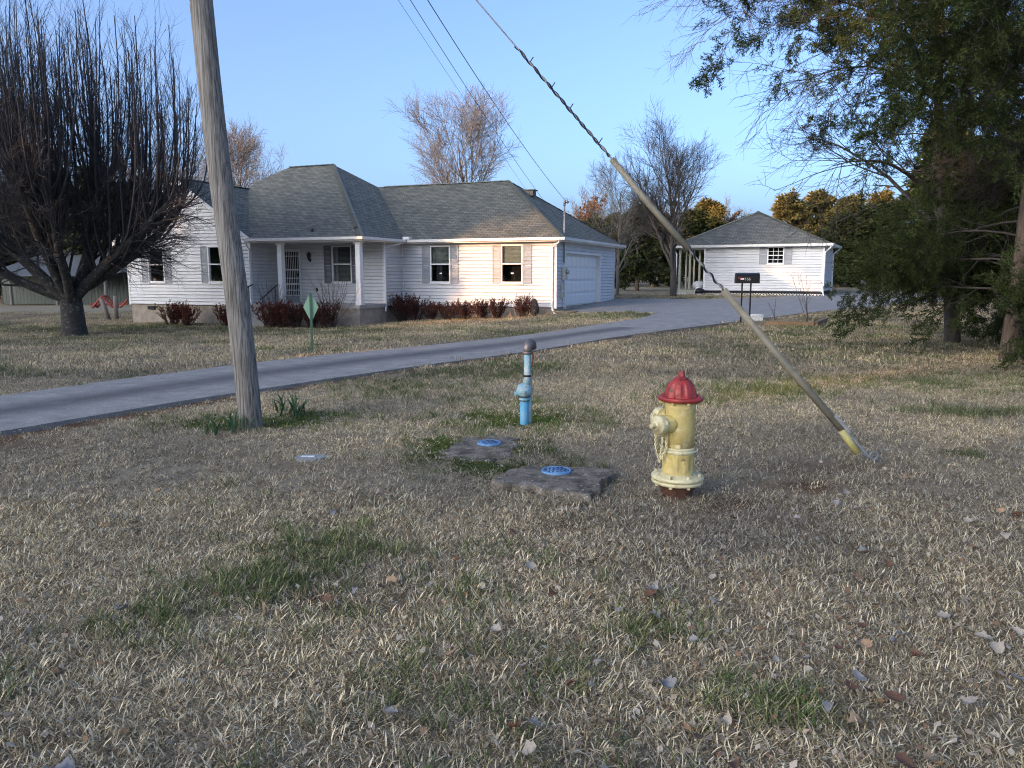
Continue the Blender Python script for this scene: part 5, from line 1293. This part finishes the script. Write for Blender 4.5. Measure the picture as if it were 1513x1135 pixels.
# ------------------------------------------------------------------ daffodil clumps at the pole
M_DAF = leaf_mat('daffodil_leaves', [(.03, .075, .035), (.05, .11, .05), (.08, .15, .06)], .5, .15)
def blades(rs, n_, rad, l0, l1, wd, lean, seg=3, curl=.35):
    b0 = np.stack([rs.randn(n_) * rad * .5, rs.randn(n_) * rad * .5, np.zeros(n_)], -1)
    az = rs.rand(n_) * 6.283; ln = rs.uniform(l0, l1, n_); le = lean * (.3 + rs.rand(n_) * 1.1)
    d = np.stack([np.cos(az) * np.sin(le), np.sin(az) * np.sin(le), np.cos(le)], -1)
    out = np.stack([np.cos(az), np.sin(az), -.4 + 0 * az], -1)
    sd = np.stack([-np.sin(az + rs.randn(n_) * .6), np.cos(az + rs.randn(n_) * .6), np.zeros(n_)], -1)
    P = [b0]
    for k in range(seg):
        d = unit(d + out * curl * rs.rand(n_, 1) * (k > 0) + rs.randn(n_, 3) * .12); P.append(P[-1] + d * (ln / seg)[:, None])
    V = []
    for k, p in enumerate(P):
        w_ = wd * (.6 + .8 * rs.rand(n_, 1)) * (1.0 if k < seg else .12)
        p = p.copy(); p[:, 2] = np.maximum(p[:, 2], .002 * k)
        V += [p - sd * w_, p + sd * w_]
    V = np.stack(V, 1); K2 = V.shape[1]; ix = np.arange(n_ * K2).reshape(n_, K2)
    Fq = np.concatenate([np.stack([ix[:, 2 * k], ix[:, 2 * k + 1], ix[:, 2 * k + 3], ix[:, 2 * k + 2]], -1) for k in range(seg)])
    return V.reshape(-1, 3), Fq
for i, (x, y, n_, h, lab) in enumerate(((-2.60, 7.13, 24, .26, 'daffodil leaf clump touching the foot of the utility pole'), (-2.27, 7.92, 34, .28, 'fullest daffodil leaf clump, a step behind the pole on the moss'), (-2.5, 8.25, 12, .24, 'small sparse daffodil clump close behind the pole'), (-2.80, 7.0, 14, .22, 'pale daffodil clump at the outer edge of the moss by the pole'))):
    o = link('daffodil_clump', arr_mesh('daffodil_clump', *blades(np.random.RandomState(150 + i), n_, .11, h * .6, h, .007, .35)), M_DAF); o.location = (x, y, 0); tag(o, lab, 'daffodils', 'daffodil clumps round the pole')

# ------------------------------------------------------------------ fallen leaves
LM = [mat('pale_dry_leaf', (.44, .38, .30), .8, .35, 30), mat('grey_dry_leaf', (.31, .29, .275), .8, .3, 30), mat('tan_dry_leaf', (.44, .29, .17), .8, .35, 30), mat('brown_dry_leaf', (.17, .085, .05), .8, .4, 30)]
def leaf_mesh(seed):
    rs = np.random.RandomState(seed); nu, nv = 9, 5; V = []; c1, c2, tw = rs.uniform(-1.2, 1.6), rs.uniform(.6, 2.2), rs.uniform(-.8, .8)
    for i in range(nu):
        u = i / (nu - 1); w_ = math.sin(math.pi * min(1, u * .94 + .03)) ** .75 * .5 * (1 + .18 * math.sin(u * 15 + seed))
        for j in range(nv):
            v = (j / (nv - 1) - .5) * 2; x = u - .5; y = v * w_; z = c2 * y * y + c1 * .35 * x * x + tw * x * y + .03 * rs.randn()
            V.append((x, y, z))
    V = np.array(V); V[:, 2] -= V[:, 2].min()
    F_ = [(i * nv + j, (i + 1) * nv + j, (i + 1) * nv + j + 1, i * nv + j + 1) for i in range(nu - 1) for j in range(nv - 1)]
    me = arr_mesh('fallen_leaf', V, np.array(F_)); me.polygons.foreach_set('use_smooth', [True] * len(me.polygons)); return me
LV = [leaf_mesh(200 + k) for k in range(6)]
for me_ in LV: me_.materials.append(LM[0])
lr = random.Random(77)
LABS = ['pale curled dry leaf lying in the foreground grass', 'grey curled dry leaf lying in the foreground grass', 'tan dry leaf lying in the foreground grass', 'dark brown dry leaf lying in the foreground grass']
nl = 0
clusters = [(.62, 3.18, .12, 5), (.85, 2.55, .16, 6), (-.62, 3.35, .14, 5), (1.2, 2.75, .2, 5), (1.8, 2.9, .22, 5), (.25, 2.7, .3, 5), (2.6, 5.6, .12, 3), (3.1, 6.2, .1, 2)]
LP = []
for (cx, cy, s_, k_) in clusters: LP += [(lr.gauss(cx, s_), lr.gauss(cy, s_ * .6)) for _ in range(k_)]
while len(LP) < 125:
    y = 2.0 + 3.6 * lr.random() ** 1.5; x = lr.uniform(-.66, .72) * y
    if lr.random() < (.45 if x < 0 else 1): LP.append((x, y))
for (x, y) in LP:
    k_ = lr.choices(range(4), (4, 3, 2, 3))[0]; o = bpy.data.objects.new('fallen_leaf', LV[lr.randrange(6)]); COL.objects.link(o)
    s_ = lr.uniform(.03, .062); o.scale = (s_, s_ * lr.uniform(.8, 1.2), s_); o.location = (x, y, gzf(x, y) + .030 + .012 * lr.random()); o.rotation_euler = (lr.uniform(-.5, .5), lr.uniform(-.5, .5), lr.uniform(0, 6.28))
    o.material_slots[0].link = 'OBJECT'; o.material_slots[0].material = LM[k_]
    tag(o, LABS[k_], 'leaf', ['pale', 'grey', 'tan', 'dark brown'][k_] + ' fallen leaves')
st_ = MB(); st_.tube([(1.93, 2.62, .03), (2.02, 2.42, .035), (2.15, 2.2, .03), (2.22, 2.0, .04)], [.003, .004, .004, .003], 5); tag(st_.build('fallen_stick', M_TWIGP), 'thin pale stick lying in the foreground grass', 'stick')

# ------------------------------------------------------------------ grass (tufts instanced over the lawn)
M_DRY = grass_mat('dormant_grass', [(.085, .068, .046), (.25, .205, .135), (.45, .385, .26), (.60, .53, .37), (.74, .67, .51)])
M_GRN = grass_mat('green_grass', [(.05, .075, .025), (.09, .13, .045), (.16, .20, .08), (.34, .33, .19)])
M_MOSS = grass_mat('moss_and_clover', [(.045, .075, .014), (.085, .13, .028), (.14, .185, .05)])
src = bpy.data.collections.new('grass_tufts')
def tuft(name, m, *parts):
    me = arr_mesh(name, *pack(parts)); me.materials.append(m); o = bpy.data.objects.new(name, me); src.objects.link(o)
rs = np.random.RandomState(300)
for k in range(3): tuft('tuft_a%d' % k, M_DRY, blades(rs, 40, .085, .018, .055, .0012, 1.35, 3, .8), blades(rs, 9, .085, .022, .048, .0014, .7, 3, .6))
for k in range(2): tuft('tuft_b%d' % k, M_GRN, blades(rs, 26, .05, .04, .10, .0014, .5, 3, .5), blades(rs, 8, .07, .03, .07, .0014, 1.2, 3, .6))
tuft('tuft_c0', M_MOSS, blades(rs, 70, .09, .012, .032, .0032, .9, 2, .6))
for k in range(2): tuft('tuft_d%d' % k, M_DRY, blades(rs, 80, .30, .035, .085, .0042, 1.1, 2, .6))
def flakes(rs, n_):
    c = np.stack([rs.randn(n_) * .06, rs.randn(n_) * .06, rs.uniform(.012, .03, n_)], -1); a = unit(rs.randn(n_, 3) * np.array([1, 1, .35])); b_ = unit(np.cross(a, rs.randn(n_, 3) * .35 + np.array([0, 0, 1.]))); L = rs.uniform(.006, .018, (n_, 1))
    V = np.stack([c - a * L, c + b_ * L * .6, c + a * L, c - b_ * L * .6], 1).reshape(-1, 3); return V, np.arange(len(V)).reshape(-1, 4)
M_FLAKE = grass_mat('leaf_litter', [(.10, .06, .04), (.22, .14, .09), (.34, .29, .24), (.50, .45, .38)])
tuft('tuft_f0', M_FLAKE, flakes(rs, 7))
tuft('tuft_e0', M_GRN, blades(rs, 70, .26, .04, .10, .0045, .7, 2, .5))
def shrink(poly, f):
    cx = sum(p[0] for p in poly) / len(poly); cy = sum(p[1] for p in poly) / len(poly); return [(cx + (x - cx) * f, cy + (y - cy) * f) for x, y in poly]
def scatter(n_, y0, y1, pw):
    y = y0 + (y1 - y0) * rs.rand(n_) ** pw; x = rs.uniform(-.72, .72, n_) * (y + .4); return x, y
# near lawn, even density per square metre
N1 = 27000
y = np.sqrt(rs.rand(N1) * (12.5 ** 2 - 1.7 ** 2) + 1.7 ** 2); x = rs.uniform(-.72, .72, N1) * (y + .3)
N1b = 9000; yb = np.sqrt(rs.rand(N1b) * (5.0 ** 2 - 1.6 ** 2) + 1.6 ** 2); xb = rs.uniform(-.72, .72, N1b) * (yb + .3)
x = np.concatenate([x, xb]); y = np.concatenate([y, yb])
N2 = 24000; y2 = np.sqrt(rs.rand(N2) * (44 ** 2 - 11 ** 2) + 11 ** 2); x2 = rs.uniform(-.72, .72, N2) * y2
X = np.concatenate([x, x2]); Y = np.concatenate([y, y2]); far = np.concatenate([np.zeros(len(x), bool), np.ones(N2, bool)])
g = green_at(X, Y); so_ = soil_at(X, Y); u = rs.rand(len(X))
moss = blobs(X, Y, [q for q in GREEN[:6]]) > .35
Xj = X + rs.randn(len(X)) * .05; Yj = Y + rs.randn(len(X)) * .05
keep = ~(inpoly(Xj, Yj, DRIVE) | inpoly(Xj, Yj, LOT) | inpoly(X, Y, shrink(SLAB_A, .93)) | inpoly(X, Y, HOUSE_FOOT))
ins = inpoly(X, Y, shrink(SLAB_B, .80)); keep &= ~(ins & (rs.rand(len(X)) > .05))
keep &= ((X - 1.1) ** 2 + (Y - 4.99) ** 2 > .13 ** 2) & ((X + 2.53) ** 2 + (Y - 7.33) ** 2 > .12 ** 2) & ((X + 1.62) ** 2 + (Y - 6.04) ** 2 > .11 ** 2)
sl = (X - 16.4) * math.cos(TS) - (Y - 41) * math.sin(TS); sm = (X - 16.4) * math.sin(TS) + (Y - 41) * math.cos(TS)
keep &= ~((sl > -7.9) & (sl < .1) & (sm > -.1) & (sm < 5))
keep &= rs.rand(len(X)) > so_ * .75
kind = np.where(far, np.where(u < g * .8, 8, 6 + (rs.rand(len(X)) < .5)), np.where(u < g * .85, np.where(moss, 5, 3 + (rs.rand(len(X)) < .5)), (rs.rand(len(X)) * 3).astype(int)))
kind = np.where(~far & (Y < 8) & (rs.rand(len(X)) < .05 + .05 * (X > 0)), 9, kind)
tone = np.clip(fbm(X * .7 + 3, Y * .7 + 9, 3) * 1.9 - .55 + rs.randn(len(X)) * .14 + .22 * np.exp(-((Y - 9.5) / 2.2) ** 2), 0, 1)
sc = rs.uniform(.7, 1.25, len(X)) * np.where(far, 1.0, 1.0 + .25 * fbm(X * 1.5, Y * 1.5, 2))
Z = gz(X, Y) + np.where(Y < 14, (fbm(X * 3, Y * 3, 3) - .5) * .03 * np.exp(-((Y - 5) / 9.0) ** 2), 0) + (fbm(X * .35, Y * .35, 2) - .5) * .05 * sstep(3, 9, Y)
Z = np.minimum(Z, gz(X, Y) + .03)
X, Y, Z, kind, tone, sc = [q[keep] for q in (X, Y, Z, kind, tone, sc)]
rot = np.zeros((len(X), 3)); rot[:, 2] = rs.rand(len(X)) * 6.283; rot[:, :2] = rs.randn(len(X), 2) * .08
lawn = instancer('lawn_grass', np.stack([X, Y, Z - .004], -1), kind, tone, rot, sc, src)
tag(lawn, 'short dormant straw and green grass covering the lawn', 'grass')
